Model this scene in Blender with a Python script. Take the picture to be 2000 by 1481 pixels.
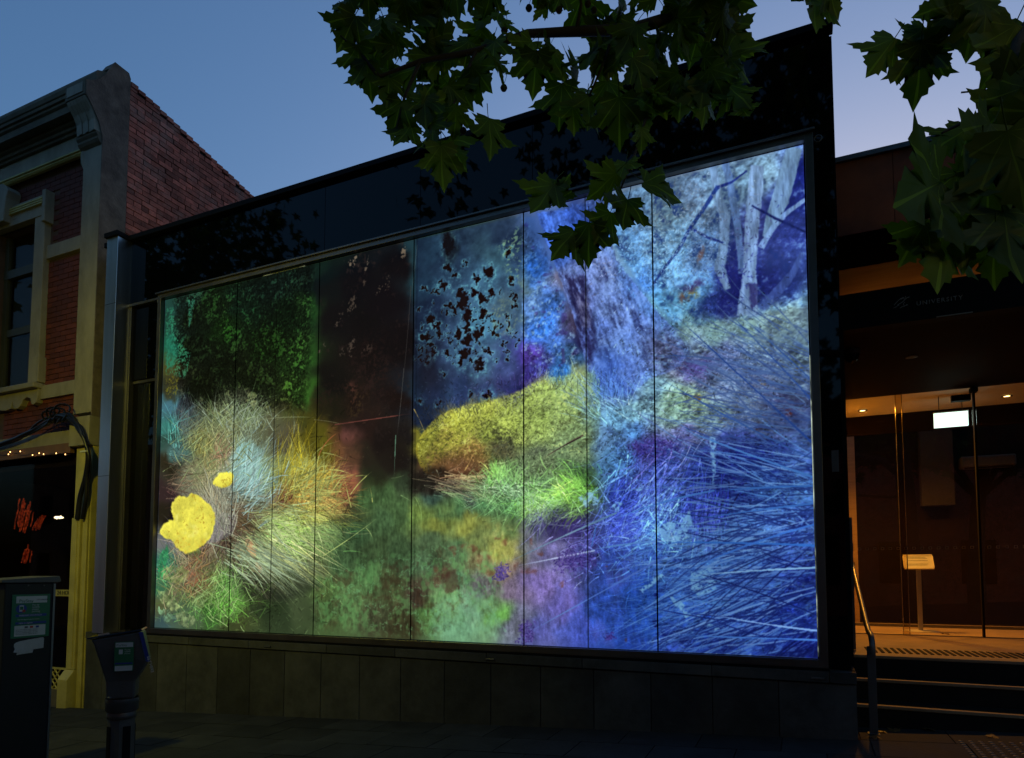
import bpy, math, random
import numpy as np
from mathutils import Vector, Matrix
R = math.radians
scene = bpy.context.scene
for o in list(bpy.data.objects): bpy.data.objects.remove(o)
COL = scene.collection
# ---------------------------------------------------------------- camera
CAM_Z = 1.35
cam_data = bpy.data.cameras.new('camera'); cam = bpy.data.objects.new('camera', cam_data); COL.objects.link(cam)
cam.location = (0, 0, CAM_Z); cam.rotation_euler = (R(90+3.556), R(0), R(24.078))
cam_data.sensor_width = 36; cam_data.lens = 1283.7/2000*36; cam_data.shift_y = (1044.2-740.5)/2000
cam_data.clip_start = .05; cam_data.clip_end = 2000
scene.camera = cam
EXG = 2**2.0                  # the exposure's gain: every lamp's strength is divided by it
LOBBY, STREET, LEAF_FILL, ART_GAIN = 390, 470, 80, 1.0
# ---------------------------------------------------------------- dusk sky
world = bpy.data.worlds.new('World'); scene.world = world; world.use_nodes = True
wn = world.node_tree.nodes; wl = world.node_tree.links
sky = wn.new('ShaderNodeTexSky'); sky.sky_type = 'NISHITA'; sky.sun_disc = False
sky.sun_elevation = R(2.2); sky.sun_rotation = R(2); sky.air_density = 1.0; sky.dust_density = 6.5; sky.ozone_density = 3.0
wl.new(sky.outputs[0], wn['Background'].inputs[0]); wn['Background'].inputs[1].default_value = 0.15
scene.view_settings.view_transform = 'Standard'; scene.view_settings.look = 'None'
scene.view_settings.exposure = 2.0; scene.view_settings.gamma = 1
scene.render.engine = 'CYCLES'
cy = scene.cycles; cy.use_denoising = True; cy.max_bounces = 7; cy.diffuse_bounces = 3; cy.glossy_bounces = 4; cy.transmission_bounces = 6
cy.sample_clamp_indirect = 4; cy.caustics_reflective = False; cy.caustics_refractive = False
# ---------------------------------------------------------------- the picture printed on the lightbox panels
AW, AH = 1800, 1002
def homog(src, dst):
    A = []
    for (x, y), (u, v) in zip(src, dst):
        A.append([x, y, 1, 0, 0, 0, -u*x, -u*y, -u]); A.append([0, 0, 0, x, y, 1, -v*x, -v*y, -v])
    return np.linalg.svd(np.array(A, float))[2][-1].reshape(3, 3)
QUAD = [(328, 586), (1571, 290), (1602.5, 1286), (311, 1224)]
HM = homog(QUAD, [(0, 0), (AW, 0), (AW, AH), (0, AH)])
HI = np.linalg.inv(HM)
def to_art(p, M=None):
    p = np.asarray(p, float); M = HM if M is None else M
    q = p @ M[:, :2].T + M[:, 2]
    return q[..., :2]/q[..., 2:3]
def paint_artwork(seed=7):
    rng = np.random.default_rng(seed)
    gy, gx = np.mgrid[0:AH, 0:AW].astype(np.float32)
    ph = to_art(np.stack([gx, gy], -1), HI).astype(np.float32)
    PU, PV = ph[..., 0], ph[..., 1]
    def grow(a, k):
        h, w = a.shape; yy = np.minimum(np.arange(AH)/k, h-1.001); xx = np.minimum(np.arange(AW)/k, w-1.001)
        y0 = yy.astype(int); x0 = xx.astype(int); fy = (yy-y0).astype(np.float32)[:, None]; fx = (xx-x0).astype(np.float32)[None]
        b = a[:, x0]*(1-fx)+a[:, x0+1]*fx
        return b[y0]*(1-fy)+b[y0+1]*fy
    def lattice(x, y):
        n = 128; g = rng.random((n, n)).astype(np.float32)
        xi = np.floor(x).astype(np.int32); yi = np.floor(y).astype(np.int32)
        fx = x-xi; fy = y-yi; fx = fx*fx*(3-2*fx); fy = fy*fy*(3-2*fy)
        x0 = xi % n; x1 = (xi+1) % n; y0 = yi % n; y1 = (yi+1) % n
        return (g[y0, x0]*(1-fx)+g[y0, x1]*fx)*(1-fy)+(g[y1, x0]*(1-fx)+g[y1, x1]*fx)*fy
    def fbm(size, octv=4, gain=.55, ang=0, stretch=1, x=gx, y=gy):
        c, s = np.cos(ang), np.sin(ang); size = size*AW/2000
        k = 3 if size >= 20 else 2 if size >= 7 else 1
        x = gx[::k, ::k]; y = gy[::k, ::k]
        xr = (x*c+y*s)/(size*stretch); yr = (-x*s+y*c)/size
        o = 0; a = 1; t = 0
        for i in range(octv):
            o = o+a*lattice(xr*2**i+17*i, yr*2**i+5*i); t += a; a *= gain
        o = o/t-.5
        return o if k == 1 else grow(o, k)
    def sstep(a, b, x): t = np.clip((x-a)/(b-a), 0, 1); return t*t*(3-2*t)
    warp1, warp2 = fbm(60, 4, .6), fbm(60, 4, .6)
    fine1, fine2 = fbm(9, 3, .7), fbm(9, 3, .7)
    # -- colour field
    F = []
    def S(txt):
        for row in txt.split(';'):
            v = [float(q) for q in row.replace(',', ' ').split()]
            if len(v) == 5: F.append(v)
    S('338 600 30 75 65;338 640 25 70 55;340 680 25 95 70;340 720 70 70 30;335 760 50 50 30;340 790 60 110 125;335 830 50 120 110;345 860 40 70 60;335 900 45 40 25;335 960 50 35 35;330 1000 35 30 20;330 1100 50 120 95;325 1140 60 110 75;325 1180 90 100 60;330 1215 60 90 90')
    S('380 620 15 30 15;420 600 20 50 20;440 640 25 70 20;380 680 12 25 12;480 600 20 60 35;520 560 15 40 30;560 620 15 45 20;600 600 30 75 30;540 680 20 55 15;590 700 40 90 30;440 720 15 30 12;500 740 25 45 18;590 760 50 100 30;400 760 18 30 12;560 560 18 45 35;610 540 15 35 28;370 580 24 60 48;355 620 26 60 45')
    S('640 560 10 20 22;660 620 14 14 18;700 560 12 12 18;760 600 16 12 18;720 700 22 15 15;780 680 18 13 16;650 740 14 14 14;700 780 40 25 18;640 800 30 30 15;780 780 30 18 16;760 860 30 22 20;790 520 14 12 16;795 900 35 28 22;720 640 14 12 15;720 840 50 30 25')
    S('620 850 70 65 15;640 880 85 80 20;600 820 60 60 20;660 860 90 55 35;690 850 92 54 44;690 930 118 72 54;680 960 98 58 44;720 900 50 45 30;700 990 60 60 35;740 930 45 55 30')
    S('420 820 90 105 70;450 840 110 115 75;400 860 110 110 55;420 900 125 120 70;440 880 140 110 80;480 800 100 120 85;490 890 140 190 180;500 930 130 180 170;500 960 120 165 165;530 920 110 130 90;560 850 80 75 55;520 850 95 100 70;370 830 55 60 55;360 800 50 60 70;350 880 70 110 105;380 950 120 125 95;400 930 125 125 85')
    S('430 1000 140 130 105;440 1040 130 120 110;460 1010 135 125 110;560 920 150 150 60;600 920 165 160 55;630 940 190 170 60;580 960 160 160 70;640 970 205 165 80;600 980 190 140 80;560 975 110 60 45;620 1000 190 190 90;540 1010 170 190 120;580 1020 160 190 100;560 1050 140 170 95;600 1060 140 165 90;640 1040 110 140 80;480 1030 90 70 50;460 1060 60 40 30;500 1060 80 110 95;530 1070 100 120 85;560 1090 80 100 65;610 1110 100 110 70;480 1100 80 90 70;400 1090 100 80 55;380 1130 110 85 75;340 1060 110 110 110;400 1150 90 80 55;440 1140 100 140 75;460 1180 90 130 60;420 1200 60 95 45;380 1190 80 105 70;350 1150 110 110 75;360 1205 85 110 75;470 1215 60 70 35;520 1150 45 50 30;500 1120 70 75 60;540 1190 40 55 30;560 1200 45 60 35')
    S('600 1180 60 75 45;640 1150 75 100 50;660 1200 70 95 50;700 1190 85 115 65;720 1140 85 125 70;740 1200 65 70 45;780 1150 75 85 50;790 1220 60 60 35;830 1160 70 60 45;850 1200 80 120 60;880 1180 100 140 85;900 1130 95 150 100;930 1200 120 170 130;960 1180 100 140 80;900 1230 110 165 120;980 1200 110 180 80;880 1120 85 70 50;950 1150 100 100 100')
    S('720 980 65 95 50;760 960 70 100 55;760 1020 70 100 60;700 1050 60 90 55;740 1080 65 85 50;790 1000 65 90 50;680 1080 70 100 60;830 1000 100 130 60;860 1020 118 130 54;920 1030 140 150 66;980 1060 150 156 72;1005 1070 148 150 78;870 1000 84 116 64;940 1060 110 130 72;1000 1035 92 122 72;900 990 80 125 75;950 990 85 140 85;1000 1000 75 120 70;850 1060 75 100 65;900 1070 85 115 75;950 1100 110 110 70;1000 1110 140 120 110;830 1100 75 105 70;800 1080 65 90 55')
    S('1010 1150 120 105 130;1010 1220 100 105 125;1040 1050 110 115 130;1060 1020 70 70 120;1100 1010 45 40 95;1080 1080 110 105 165;1060 1140 110 95 165;1100 1180 95 90 175;1050 1230 80 85 165;1130 1230 70 85 175;1150 1080 80 80 160;1200 1100 60 90 180;1180 1200 55 90 180;1250 1180 40 85 175;1250 1250 45 80 170;1140 1030 50 45 110')
    S('830 500 30 60 70;830 560 30 60 70;880 520 25 40 50;900 600 50 80 100;950 560 60 105 125;980 500 55 95 95;1000 470 30 45 60;1000 600 80 110 110;850 620 25 35 50;940 640 70 130 150;850 700 30 35 50;900 680 55 80 110;960 700 75 110 140;1000 700 70 80 140;850 770 35 45 75;900 760 45 60 105;960 770 50 60 110;1010 760 48 42 104;830 830 30 35 50;815 760 30 45 60')
    S('1040 460 80 100 130;1060 520 60 120 190;1040 600 70 110 170;1060 640 45 105 200;1090 680 60 110 200;1040 700 80 60 170;1060 720 70 80 185;1100 730 40 110 200;1130 700 50 90 140;1080 600 55 110 205;1040 740 52 46 128')
    S('806 850 30 26 26;812 800 28 34 48;806 900 34 30 26;812 945 44 50 36;830 860 130 125 35;900 820 165 155 45;960 800 170 165 50;1000 830 160 165 60;880 860 160 130 45;860 900 130 85 40;900 910 150 95 60;930 890 170 110 50;960 860 120 125 45;990 880 75 75 50;1040 780 165 175 80;1080 760 165 175 85;1120 750 150 165 95;1140 740 140 160 110;1060 830 150 165 70;1100 820 150 165 90;1130 860 125 145 90;1060 900 105 120 75;1020 920 100 120 75;980 930 130 175 80;960 960 100 135 80;1000 950 100 130 85;1060 960 110 150 85;1100 970 140 190 75;1130 950 110 150 65;1060 990 130 175 90;1130 990 90 120 60;850 940 55 50 40;890 950 45 40 35;920 980 60 70 65;850 970 60 90 75;1140 880 110 130 80;1145 930 60 90 50')
    S('1070 430 110 125 165;1100 500 140 150 185;1120 540 130 125 155;1140 600 75 60 85;1130 560 90 75 100;1150 680 30 30 80;1140 640 60 50 80;1180 540 165 160 190;1200 600 160 170 210;1230 620 160 170 215;1210 680 150 175 215;1260 640 135 150 200;1300 680 120 110 135;1320 700 105 100 130;1180 720 90 120 190;1240 720 120 140 195;1180 760 75 105 180;1220 770 80 110 190;1170 640 100 120 190')
    S('1150 420 60 80 140;1220 470 105 150 190;1250 430 110 140 170;1240 520 110 160 205;1260 560 90 140 205;1300 480 125 160 185;1320 520 125 170 205;1300 420 120 140 150;1330 600 115 170 195;1290 600 105 165 200;1380 500 110 140 180;1350 400 115 130 150;1400 350 125 145 165;1380 570 95 140 180;1320 640 90 140 180;1400 600 45 60 130;1430 560 40 45 120;1420 600 25 30 100;1450 350 120 140 155;1500 330 145 165 175;1540 320 120 140 180;1560 340 30 40 125;1555 400 35 45 115;1555 460 50 60 130;1490 450 70 75 130;1500 560 30 35 100;1540 560 40 55 115;1560 500 60 75 135')
    S('1340 645 130 165 165;1400 645 125 165 165;1460 640 120 155 155;1540 620 110 135 145;1570 600 95 120 140;1350 680 115 140 175;1420 690 110 130 185;1500 690 105 130 160;1560 680 90 115 140;1370 720 95 90 160;1400 760 110 130 170;1500 760 90 105 145;1570 760 75 95 130')
    S('1280 770 120 165 185;1320 790 150 190 160;1240 800 135 185 200;1360 790 140 165 130;1200 820 100 150 180;1180 860 80 110 150;1340 820 140 175 150;1400 810 115 140 145;1460 800 95 110 140;1520 820 80 95 140;1570 840 65 85 130;1250 850 80 130 190;1230 900 90 140 200;1290 870 100 90 165;1260 880 75 60 140;1340 850 110 110 160;1420 880 70 80 160;1440 900 40 50 130;1500 890 35 50 130;1560 900 80 110 170;1380 930 50 65 155;1300 930 85 100 190;1220 960 55 70 170;1190 910 70 110 150;1320 980 95 130 200;1380 990 60 70 160;1440 960 35 40 120;1500 960 75 115 170;1570 960 80 120 175')
    S('1230 1020 75 90 190;1300 1040 85 130 205;1340 1060 110 150 190;1400 1060 90 130 190;1480 1040 90 130 190;1560 1040 75 105 175;1320 1100 70 110 190;1400 1120 70 120 190;1480 1100 80 120 190;1560 1110 55 75 155;1340 1160 65 110 185;1400 1170 80 130 195;1480 1170 70 110 190;1560 1180 45 70 155;1300 1200 50 95 185;1380 1220 45 85 175;1450 1230 65 100 180;1540 1230 40 65 150;1580 1270 25 35 110;1420 1260 35 55 140;1330 1250 55 80 165;1280 1220 45 90 180')
    F = np.array(F, np.float32); fc = F[:, 2:]/255
    q = 8; wx = (PU+warp1*44)[::q, ::q]; wy = (PV+warp2*44)[::q, ::q]
    num = 0; den = 0
    for (px, py), c in zip(F[:, :2], fc):
        d2 = (wx-px)**2+(wy-py)**2
        w = 1/(d2+70)**2.1
        num = num+w[..., None]*c; den = den+w
    small = (num/den[..., None]).astype(np.float32)
    base = np.stack([grow(small[..., k], q) for k in range(3)], -1)
    lum = base.mean(-1, keepdims=True); base = lum+(base-lum)*.92; img = base.copy()
    def smooth(pts, k=6):
        p = np.array(pts, float); n = len(p); o = []
        for i in range(n):
            a, b, c, d = p[i-1], p[i], p[(i+1) % n], p[(i+2) % n]
            for t in np.arange(k)/k: o.append(.5*(2*b+(c-a)*t+(2*a-5*b+4*c-d)*t*t+(3*b-a-3*c+d)*t**3))
        return o
    # -- masks
    def poly(pts, rag=6, soft=3, wl=None):
        pts = to_art(pts); m = 40
        x0, y0 = np.maximum(np.floor(pts.min(0)-m), 0).astype(int); pts = pts.astype(np.float32); x1, y1 = np.ceil(pts.max(0)+m).astype(int)
        x1 = min(x1, AW); y1 = min(y1, AH)
        sl = (slice(y0, y1), slice(x0, x1)); out = np.zeros((AH, AW), np.float32)
        x = gx[sl]+(fine1[sl]*1.6+warp1[sl]*.8)*rag; y = gy[sl]+(fine2[sl]*1.6+warp2[sl]*.8)*rag
        ins = np.zeros(x.shape, bool); d2 = np.full(x.shape, 1e9, np.float32)
        for (ax, ay), (bx, by) in zip(pts, np.roll(pts, -1, 0)):
            c = (ay > y) != (by > y)
            ins ^= c & (x < (bx-ax)*(y-ay)/(by-ay+1e-9)+ax)
            t = np.clip(((x-ax)*(bx-ax)+(y-ay)*(by-ay))/((bx-ax)**2+(by-ay)**2+1e-9), 0, 1)
            d2 = np.minimum(d2, (x-ax-t*(bx-ax))**2+(y-ay-t*(by-ay))**2)
        d = np.sqrt(d2)*np.where(ins, 1, -1)
        out[sl] = sstep(-soft, soft, d); return out
    def blob(u, v, ru, rv, soft=.5):
        r = np.sqrt(((PU+warp1*40-u)/ru)**2+((PV+warp2*40-v)/rv)**2); return sstep(1+soft, 1-soft, r)
    def mix(m, c): 
        nonlocal img
        r = np.flatnonzero(m.max(1) > .004); k = np.flatnonzero(m.max(0) > .004)
        if not len(r): return
        sl = (slice(r[0], r[-1]+1), slice(k[0], k[-1]+1)); m = m[sl][..., None]; c = np.asarray(c, np.float32)
        c = c/255 if c.ndim == 1 else c[sl]
        img[sl] = img[sl]*(1-m)+c*m
    def gain(m, g):
        nonlocal img
        img = img*(1+(m*g)[..., None])
    grain = rng.standard_normal((AH, AW)).astype(np.float32)
    speck = fbm(5, 2, .8); leafy = fbm(13, 3, .75); clump = fbm(42, 3, .6)
    # -- mossy trunk, upper left
    m = poly([(345, 560), (618, 500), (612, 700), (600, 800), (520, 800), (430, 820), (360, 790), (350, 700)], 14, 20)
    sp = sstep(.02, .3, leafy+clump*.8+speck*.4)
    mix(m*.8, img*(.42+sp[..., None]*np.array([.95, 1.0, .8], np.float32)+(speck*1.0)[..., None])*np.array([.95, .80, .85], np.float32))
    ring = fbm(30, 2, .4); rg = np.exp(-((np.abs(ring)-.1)/.018)**2)*sstep(-.05, .15, clump)
    mix(m*rg*.22, (70, 115, 60))
    for (u, v, a, b) in [(440, 620, 9, 30), (432, 660, 6, 14), (600, 690, 14, 40), (590, 770, 22, 40), (545, 680, 26, 26), (600, 600, 12, 26), (465, 690, 10, 12)]:
        mix(blob(u, v, a, b, .9)*sstep(-.05, .35, leafy+speck*.7)*.38, (60, 98, 44))
    mix(poly([(328, 600), (344, 600), (350, 660), (378, 690), (370, 740), (330, 730)], 8, 4)*.55*sstep(-.2, .3, leafy+speck), (50, 150, 110))
    mix(poly(smooth([(330, 655), (352, 668), (350, 712), (330, 720)]), 14, 8)*.5*sstep(-.4, .1, leafy), (28, 108, 86))
    mix(poly([(372, 585), (386, 580), (380, 622), (374, 640)], 4, 3)*.6*sstep(-.2, .2, speck), (50, 130, 100))
    mix(poly([(330, 730), (356, 740), (352, 770), (330, 780)], 6, 4)*sstep(-.1, .3, leafy+speck)*.7, (120, 115, 30))
    # -- dark scene between the trunks
    m = poly([(624, 505), (806, 460), (806, 900), (700, 830), (622, 830)], 2, 8)
    mix(m*.4*sstep(.12, .36, fbm(16, 3, .8)+fbm(90, 2)*.5), (58, 42, 38))
    for pts in [[(713, 575), (722, 545), (716, 530), (726, 500)], [(683, 595), (700, 575), (702, 605), (684, 620)], [(626, 690), (640, 668), (641, 676), (630, 690)], [(684, 680), (697, 650), (701, 680), (690, 700)], [(664, 695), (676, 680), (678, 695)], [(708, 695), (730, 670), (735, 680), (722, 698)], [(735, 570), (765, 540), (768, 565), (742, 580)], [(785, 500), (800, 475), (800, 500), (790, 510)], [(676, 512), (700, 500), (704, 520), (690, 520)], [(655, 645), (672, 610), (675, 616), (662, 645)]]:
        mix(poly(pts, 10, 3)*sstep(.0, .25, leafy+speck)*.75, (128, 112, 92))
    for (u, v, a, b, c) in [(690, 755, 12, 9, (160, 90, 70)), (705, 790, 20, 22, (105, 82, 40)), (690, 780, 8, 6, (170, 90, 60)), (735, 730, 40, 60, (56, 34, 30)), (650, 770, 24, 24, (48, 32, 24))]:
        mix(blob(u, v, a, b, .9)*sstep(-.1, .3, leafy+speck)*.7, c)
    for (u, v, a, b, c) in [(690, 850, 18, 13, (122, 74, 66)), (672, 890, 16, 15, (124, 76, 50)), (700, 900, 11, 20, (104, 62, 44)), (690, 945, 18, 14, (190, 110, 75)), (672, 965, 12, 16, (170, 90, 65)), (632, 870, 26, 30, (104, 98, 22)), (625, 830, 16, 40, (74, 70, 18))]:
        mix(blob(u, v, a, b, .9)*.55, c)
    # -- blue wall with burnt spots
    m = poly([(818, 470), (1020, 425), (1024, 760), (960, 790), (900, 800), (830, 850), (812, 820)], 3, 6)
    tex = fbm(30, 5, .65); gain(m, tex*1.1+leafy*.35)
    mix(m*sstep(.05, .35, fbm(70, 4, .6))*.2, (80, 135, 155)); gain(m, np.full_like(m, -.12)-.35*sstep(880, 815, PU)); mix(m*.3, (44, 74, 132))
    spots = [(960, 535, 16, 18), (935, 545, 9, 9), (905, 575, 14, 12), (912, 590, 12, 20), (930, 570, 10, 16), (945, 580, 12, 16), (965, 575, 9, 14), (950, 590, 14, 8), (905, 600, 14, 10), (880, 600, 8, 6), (892, 608, 10, 8), (950, 618, 11, 14), (915, 620, 12, 22), (918, 640, 9, 16), (900, 650, 7, 14), (935, 655, 11, 18), (945, 650, 8, 12), (918, 670, 14, 14), (910, 690, 16, 12), (905, 710, 10, 14), (940, 715, 16, 22), (905, 690, 7, 8), (880, 690, 6, 6), (840, 708, 8, 8), (845, 625, 9, 12), (872, 728, 7, 5), (960, 690, 8, 7), (970, 650, 6, 6), (996, 495, 9, 12), (1005, 550, 8, 12), (880, 525, 10, 9), (915, 515, 7, 7), (880, 480, 14, 30), (925, 775, 6, 8), (958, 775, 13, 14), (860, 788, 7, 6), (825, 782, 7, 7), (975, 705, 5, 6), (998, 700, 5, 6), (1016, 665, 4, 6), (855, 640, 12, 8), (862, 655, 10, 7), (835, 660, 14, 10), (850, 690, 12, 10), (895, 540, 10, 8), (870, 560, 12, 10)]
    extra = [(815+200*a, 560+150*b, 2.5+3.5*c, 2.5+3.5*d) for a, b, c, d in rng.random((110, 4))]
    field = np.full((AH, AW), 9., np.float32)
    for i, (u, v, a, b) in enumerate(spots+extra):
        c = to_art([(u, v)])[0]; R = 90
        sl = (slice(max(0, int(c[1]-R)), int(c[1]+R)), slice(max(0, int(c[0]-R)), int(c[0]+R)))
        x = PU[sl]+fine1[sl]*17+warp1[sl]*10; y = PV[sl]+fine2[sl]*24+warp2[sl]*10
        field[sl] = np.minimum(field[sl], np.sqrt(((x-u)/(a*.72))**2+((y-v)/(b*.76))**2))
    rim = np.exp(-((field-1.25)/.22)**2)*m
    halo = np.exp(-((field-1.5)/.6)**2)*m
    mix(halo*.22, (80, 140, 165)); mix(rim*.5*sstep(-.2, .25, leafy), (112, 190, 198))
    mix(sstep(1.0, .72, field)*m*.93, (24, 14, 14))
    mix(blob(880, 480, 16, 34, .6)*.75, (16, 18, 24)); mix(blob(840, 720, 24, 40, .8)*.55, (24, 20, 30))
    mix(poly([(980, 480), (1022, 445), (1022, 560), (1000, 545)], 10, 10)*sstep(0, .3, leafy+speck)*.6, (130, 170, 130))
    mix(blob(985, 620, 26, 30, .9)*sstep(0, .3, leafy+speck)*.5, (120, 140, 110))
    # -- blue gap beside the big trunk
    m = poly([(1024, 425), (1075, 500), (1110, 600), (1145, 720), (1024, 760)], 4, 5)
    gain(m, fbm(9, 3, .8)*1.1+fbm(50, 3)*.7)
    mix(m*sstep(.1, .28, leafy+speck*.6)*.45, (150, 195, 225))
    mix(poly([(1024, 430), (1052, 425), (1092, 520), (1078, 560), (1050, 500)], 6, 10)*.35, (84, 120, 180))
    mix(blob(1045, 735, 26, 26, .8)*.4, (52, 34, 120)); mix(blob(1030, 560, 10, 30, .8)*.4, (90, 110, 90))
    mix(m*sstep(.22, .3, fbm(16, 2, .5))*.4, (58, 40, 110))
    # -- the big pale trunk
    T = [(1052, 420), (1120, 410), (1190, 470), (1215, 520), (1268, 590), (1322, 650), (1352, 690), (1330, 722), (1270, 745), (1240, 775), (1170, 780), (1152, 735), (1144, 690), (1120, 610), (1085, 510)]
    m = poly(T, 5, 2)
    ang = to_art([(1110, 430), (1230, 740)]); ang = np.arctan2(*(ang[1]-ang[0])[::-1])
    mix(m*.5, (122, 146, 204))
    bark = fbm(8, 4, .7, ang, 3.2); bark2 = fbm(26, 3, .6, ang, 3.5)
    gain(m, bark*1.25+bark2*.7+speck*.5)
    mix(m*sstep(.12, .34, -bark-bark2*.5)*.5, (56, 54, 108)); mix(m*sstep(-.05, .3, bark*.8+fbm(22, 4, .7))*.42*sstep(1130, 1175, PU), (184, 202, 234)); mix(m*.22, (96, 118, 200))
    mix(poly([(1100, 540), (1148, 545), (1165, 640), (1160, 740), (1148, 720), (1125, 620)], 10, 10)*.72*sstep(-.3, .15, -bark), (34, 24, 62))
    mix(poly([(1120, 575), (1150, 575), (1158, 640), (1140, 640)], 10, 8)*.4*sstep(-.2, .2, bark), (128, 96, 104))
    mix(blob(1300, 690, 40, 40, .8)*m*.4, (125, 105, 120)); mix(blob(1190, 735, 30, 40, .9)*m*.5, (70, 110, 200))
    # -- pale forest, upper right
    m = poly([(1130, 405), (1572, 285), (1580, 600), (1460, 625), (1330, 645), (1270, 580), (1200, 480)], 6, 6)
    lf = fbm(9, 3, .85); gain(m, lf*.95+clump*1.0)
    mix(m*sstep(.12, .34, lf+clump*.6)*.42, (170, 204, 208)); mix(m*sstep(.1, .4, -lf*.7-clump*1.1)*.5, (44, 74, 150))
    img = img*(1+m[..., None]*np.array([-.12, -.01, .07], np.float32))
    def trunk(path, w, c, k=.85, rag=2.5):
        p = np.array(path, float); n = np.gradient(p, axis=0); n = np.c_[-n[:, 1], n[:, 0]]/np.linalg.norm(n, axis=1)[:, None]
        w = np.interp(np.linspace(0, 1, len(p)), np.linspace(0, 1, len(w)), w)[:, None]/2
        mm = poly(np.r_[p+n*w, (p-n*w)[::-1]], rag, 1.6)
        tt = fbm(7, 3, .7, 1.55, 5); mix(mm*k, np.clip(np.array(c, np.float32)/255*(1+tt[..., None]*.7)*np.array([.74, .85, .95], np.float32), 0, 1))
        return mm
    mix(poly([(1425, 480), (1460, 470), (1470, 625), (1400, 628), (1412, 560)], 7, 8)*.62, (34, 40, 112))
    mix(poly([(1480, 420), (1560, 340), (1572, 560), (1490, 610)], 10, 16)*.42, (46, 58, 128))
    trunk([(1394, 330), (1405, 390), (1418, 430), (1416, 480), (1408, 530), (1424, 570)], [16, 14, 22, 18, 22, 12], (165, 180, 200))
    trunk([(1418, 325), (1428, 370), (1440, 430), (1448, 490), (1450, 540)], [14, 16, 14, 12], (125, 145, 180))
    trunk([(1480, 330), (1476, 380), (1470, 450), (1466, 530), (1462, 622)], [26, 30, 30, 26, 24, 42], (172, 184, 204))
    trunk([(1552, 296), (1538, 350), (1524, 400), (1508, 440), (1496, 470)], [30, 34, 34, 26, 12], (160, 178, 192))
    trunk([(1574, 396), (1535, 425), (1505, 460), (1488, 490)], [8, 9, 11, 14], (160, 176, 205))
    trunk([(1568, 500), (1550, 540), (1520, 575), (1490, 610)], [10, 14, 20, 14], (95, 110, 165), .6)
    trunk([(1404, 370), (1376, 415), (1348, 455), (1330, 490), (1300, 530), (1280, 560)], [8, 7, 7, 6, 5, 4], (52, 76, 140), .9, 1.5)
    trunk([(1350, 450), (1385, 470), (1415, 480)], [5, 5, 4], (50, 66, 136), .9, 1.5)
    trunk([(1404, 372), (1430, 362), (1460, 340)], [6, 4, 3], (50, 66, 136), .9, 1.5)
    trunk([(1470, 408), (1520, 435), (1574, 460)], [3, 5, 4], (38, 46, 104), .9, 1)
    mix(poly([(1462, 560), (1480, 560), (1482, 600), (1470, 610)], 5, 3)*.7, (40, 36, 100))
    for (u, v, a, b, c) in [(1355, 570, 12, 8, (165, 150, 70)), (1342, 580, 10, 14, (130, 95, 80)), (1360, 556, 22, 8, (70, 50, 110)), (1372, 505, 4, 12, (130, 90, 80))]:
        mix(blob(u, v, a, b, .8)*.7*sstep(-.2, .1, leafy), c)
    # -- ground on the right
    m = poly([(1300, 640), (1460, 625), (1578, 580), (1602, 1285), (1280, 1270), (1284, 1000), (1170, 900), (1165, 790), (1240, 775)], 6, 8)
    lf = fbm(8, 3, .85, -.25, 1.8); gain(m, lf*1.15+fbm(36, 3, .6)*.9)
    up = m*sstep(860, 780, PV)
    mix(up*sstep(.08, .3, lf+clump*.5)*.4, (172, 206, 196)); mix(up*sstep(.1, .34, -lf-clump*.5)*.36, (52, 68, 140))
    low = m*sstep(800, 900, PV); mix(low*sstep(.1, .34, -lf-clump*.8)*.6, (22, 32, 118))
    for (u, v, a, b, c) in [(1285, 872, 34, 12, (74, 60, 150)), (1280, 885, 30, 18, (70, 76, 165)), (1440, 905, 60, 40, (24, 34, 118)), (1400, 990, 40, 40, (58, 66, 160)), (1440, 1000, 30, 30, (22, 26, 100)), (1370, 715, 40, 16, (88, 80, 160)), (1545, 800, 40, 30, (54, 50, 110))]:
        mix(blob(u, v, a, b, .9)*.5, c)
    for (u, v, s) in [(1365, 777, 7), (1495, 752, 6), (1556, 720, 6), (1480, 812, 6), (1540, 800, 7), (1420, 828, 8), (1475, 835, 6), (1545, 815, 5), (1560, 1160, 5)]:
        mix(blob(u, v, s*1.6, s, .6)*sstep(-.1, .2, leafy)*.8, (130, 96, 40) if v < 780 else (96, 48, 50))
    dk = poly([(1230, 880), (1340, 860), (1480, 850), (1602, 900), (1602, 1286), (1300, 1270), (1290, 1120), (1200, 960)], 12, 30)
    mix(dk*sstep(-.12, .2, fbm(26, 4, .75))*.5, (20, 34, 122)); mix(dk*sstep(.02, .26, fbm(15, 4, .8))*.4, (120, 165, 212))
    # -- yellow-green mound
    Mo = [(822, 865), (860, 815), (905, 795), (960, 785), (1010, 770), (1050, 750), (1100, 738), (1165, 732), (1178, 780), (1172, 880), (1160, 960), (1140, 1000), (1090, 1005), (1030, 985), (960, 965), (900, 940), (850, 935), (824, 900)]
    m = poly(smooth(Mo, 4), 5, 3); lf = fbm(7, 3, .85, -.2, 1.5)
    topl = np.interp(PU, [815, 860, 905, 960, 1010, 1050, 1100, 1170], [872, 818, 797, 786, 771, 752, 740, 734]); dpt = PV-topl
    mix(m*.65*sstep(150, 60, dpt), np.stack([np.interp(PU, [820, 900, 1000, 1100, 1170], [.60, .74, .72, .66, .52]), np.interp(PU, [820, 900, 1000, 1100, 1170], [.54, .71, .76, .75, .64]), np.interp(PU, [820, 900, 1000, 1100, 1170], [.13, .17, .24, .34, .40])], -1))
    mix(m*sstep(60, 100, dpt)*sstep(180, 130, dpt)*sstep(1000, 900, PU)*.6, (134, 76, 38)); cl2 = fbm(34, 3, .6, -.35, 2.2)
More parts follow.
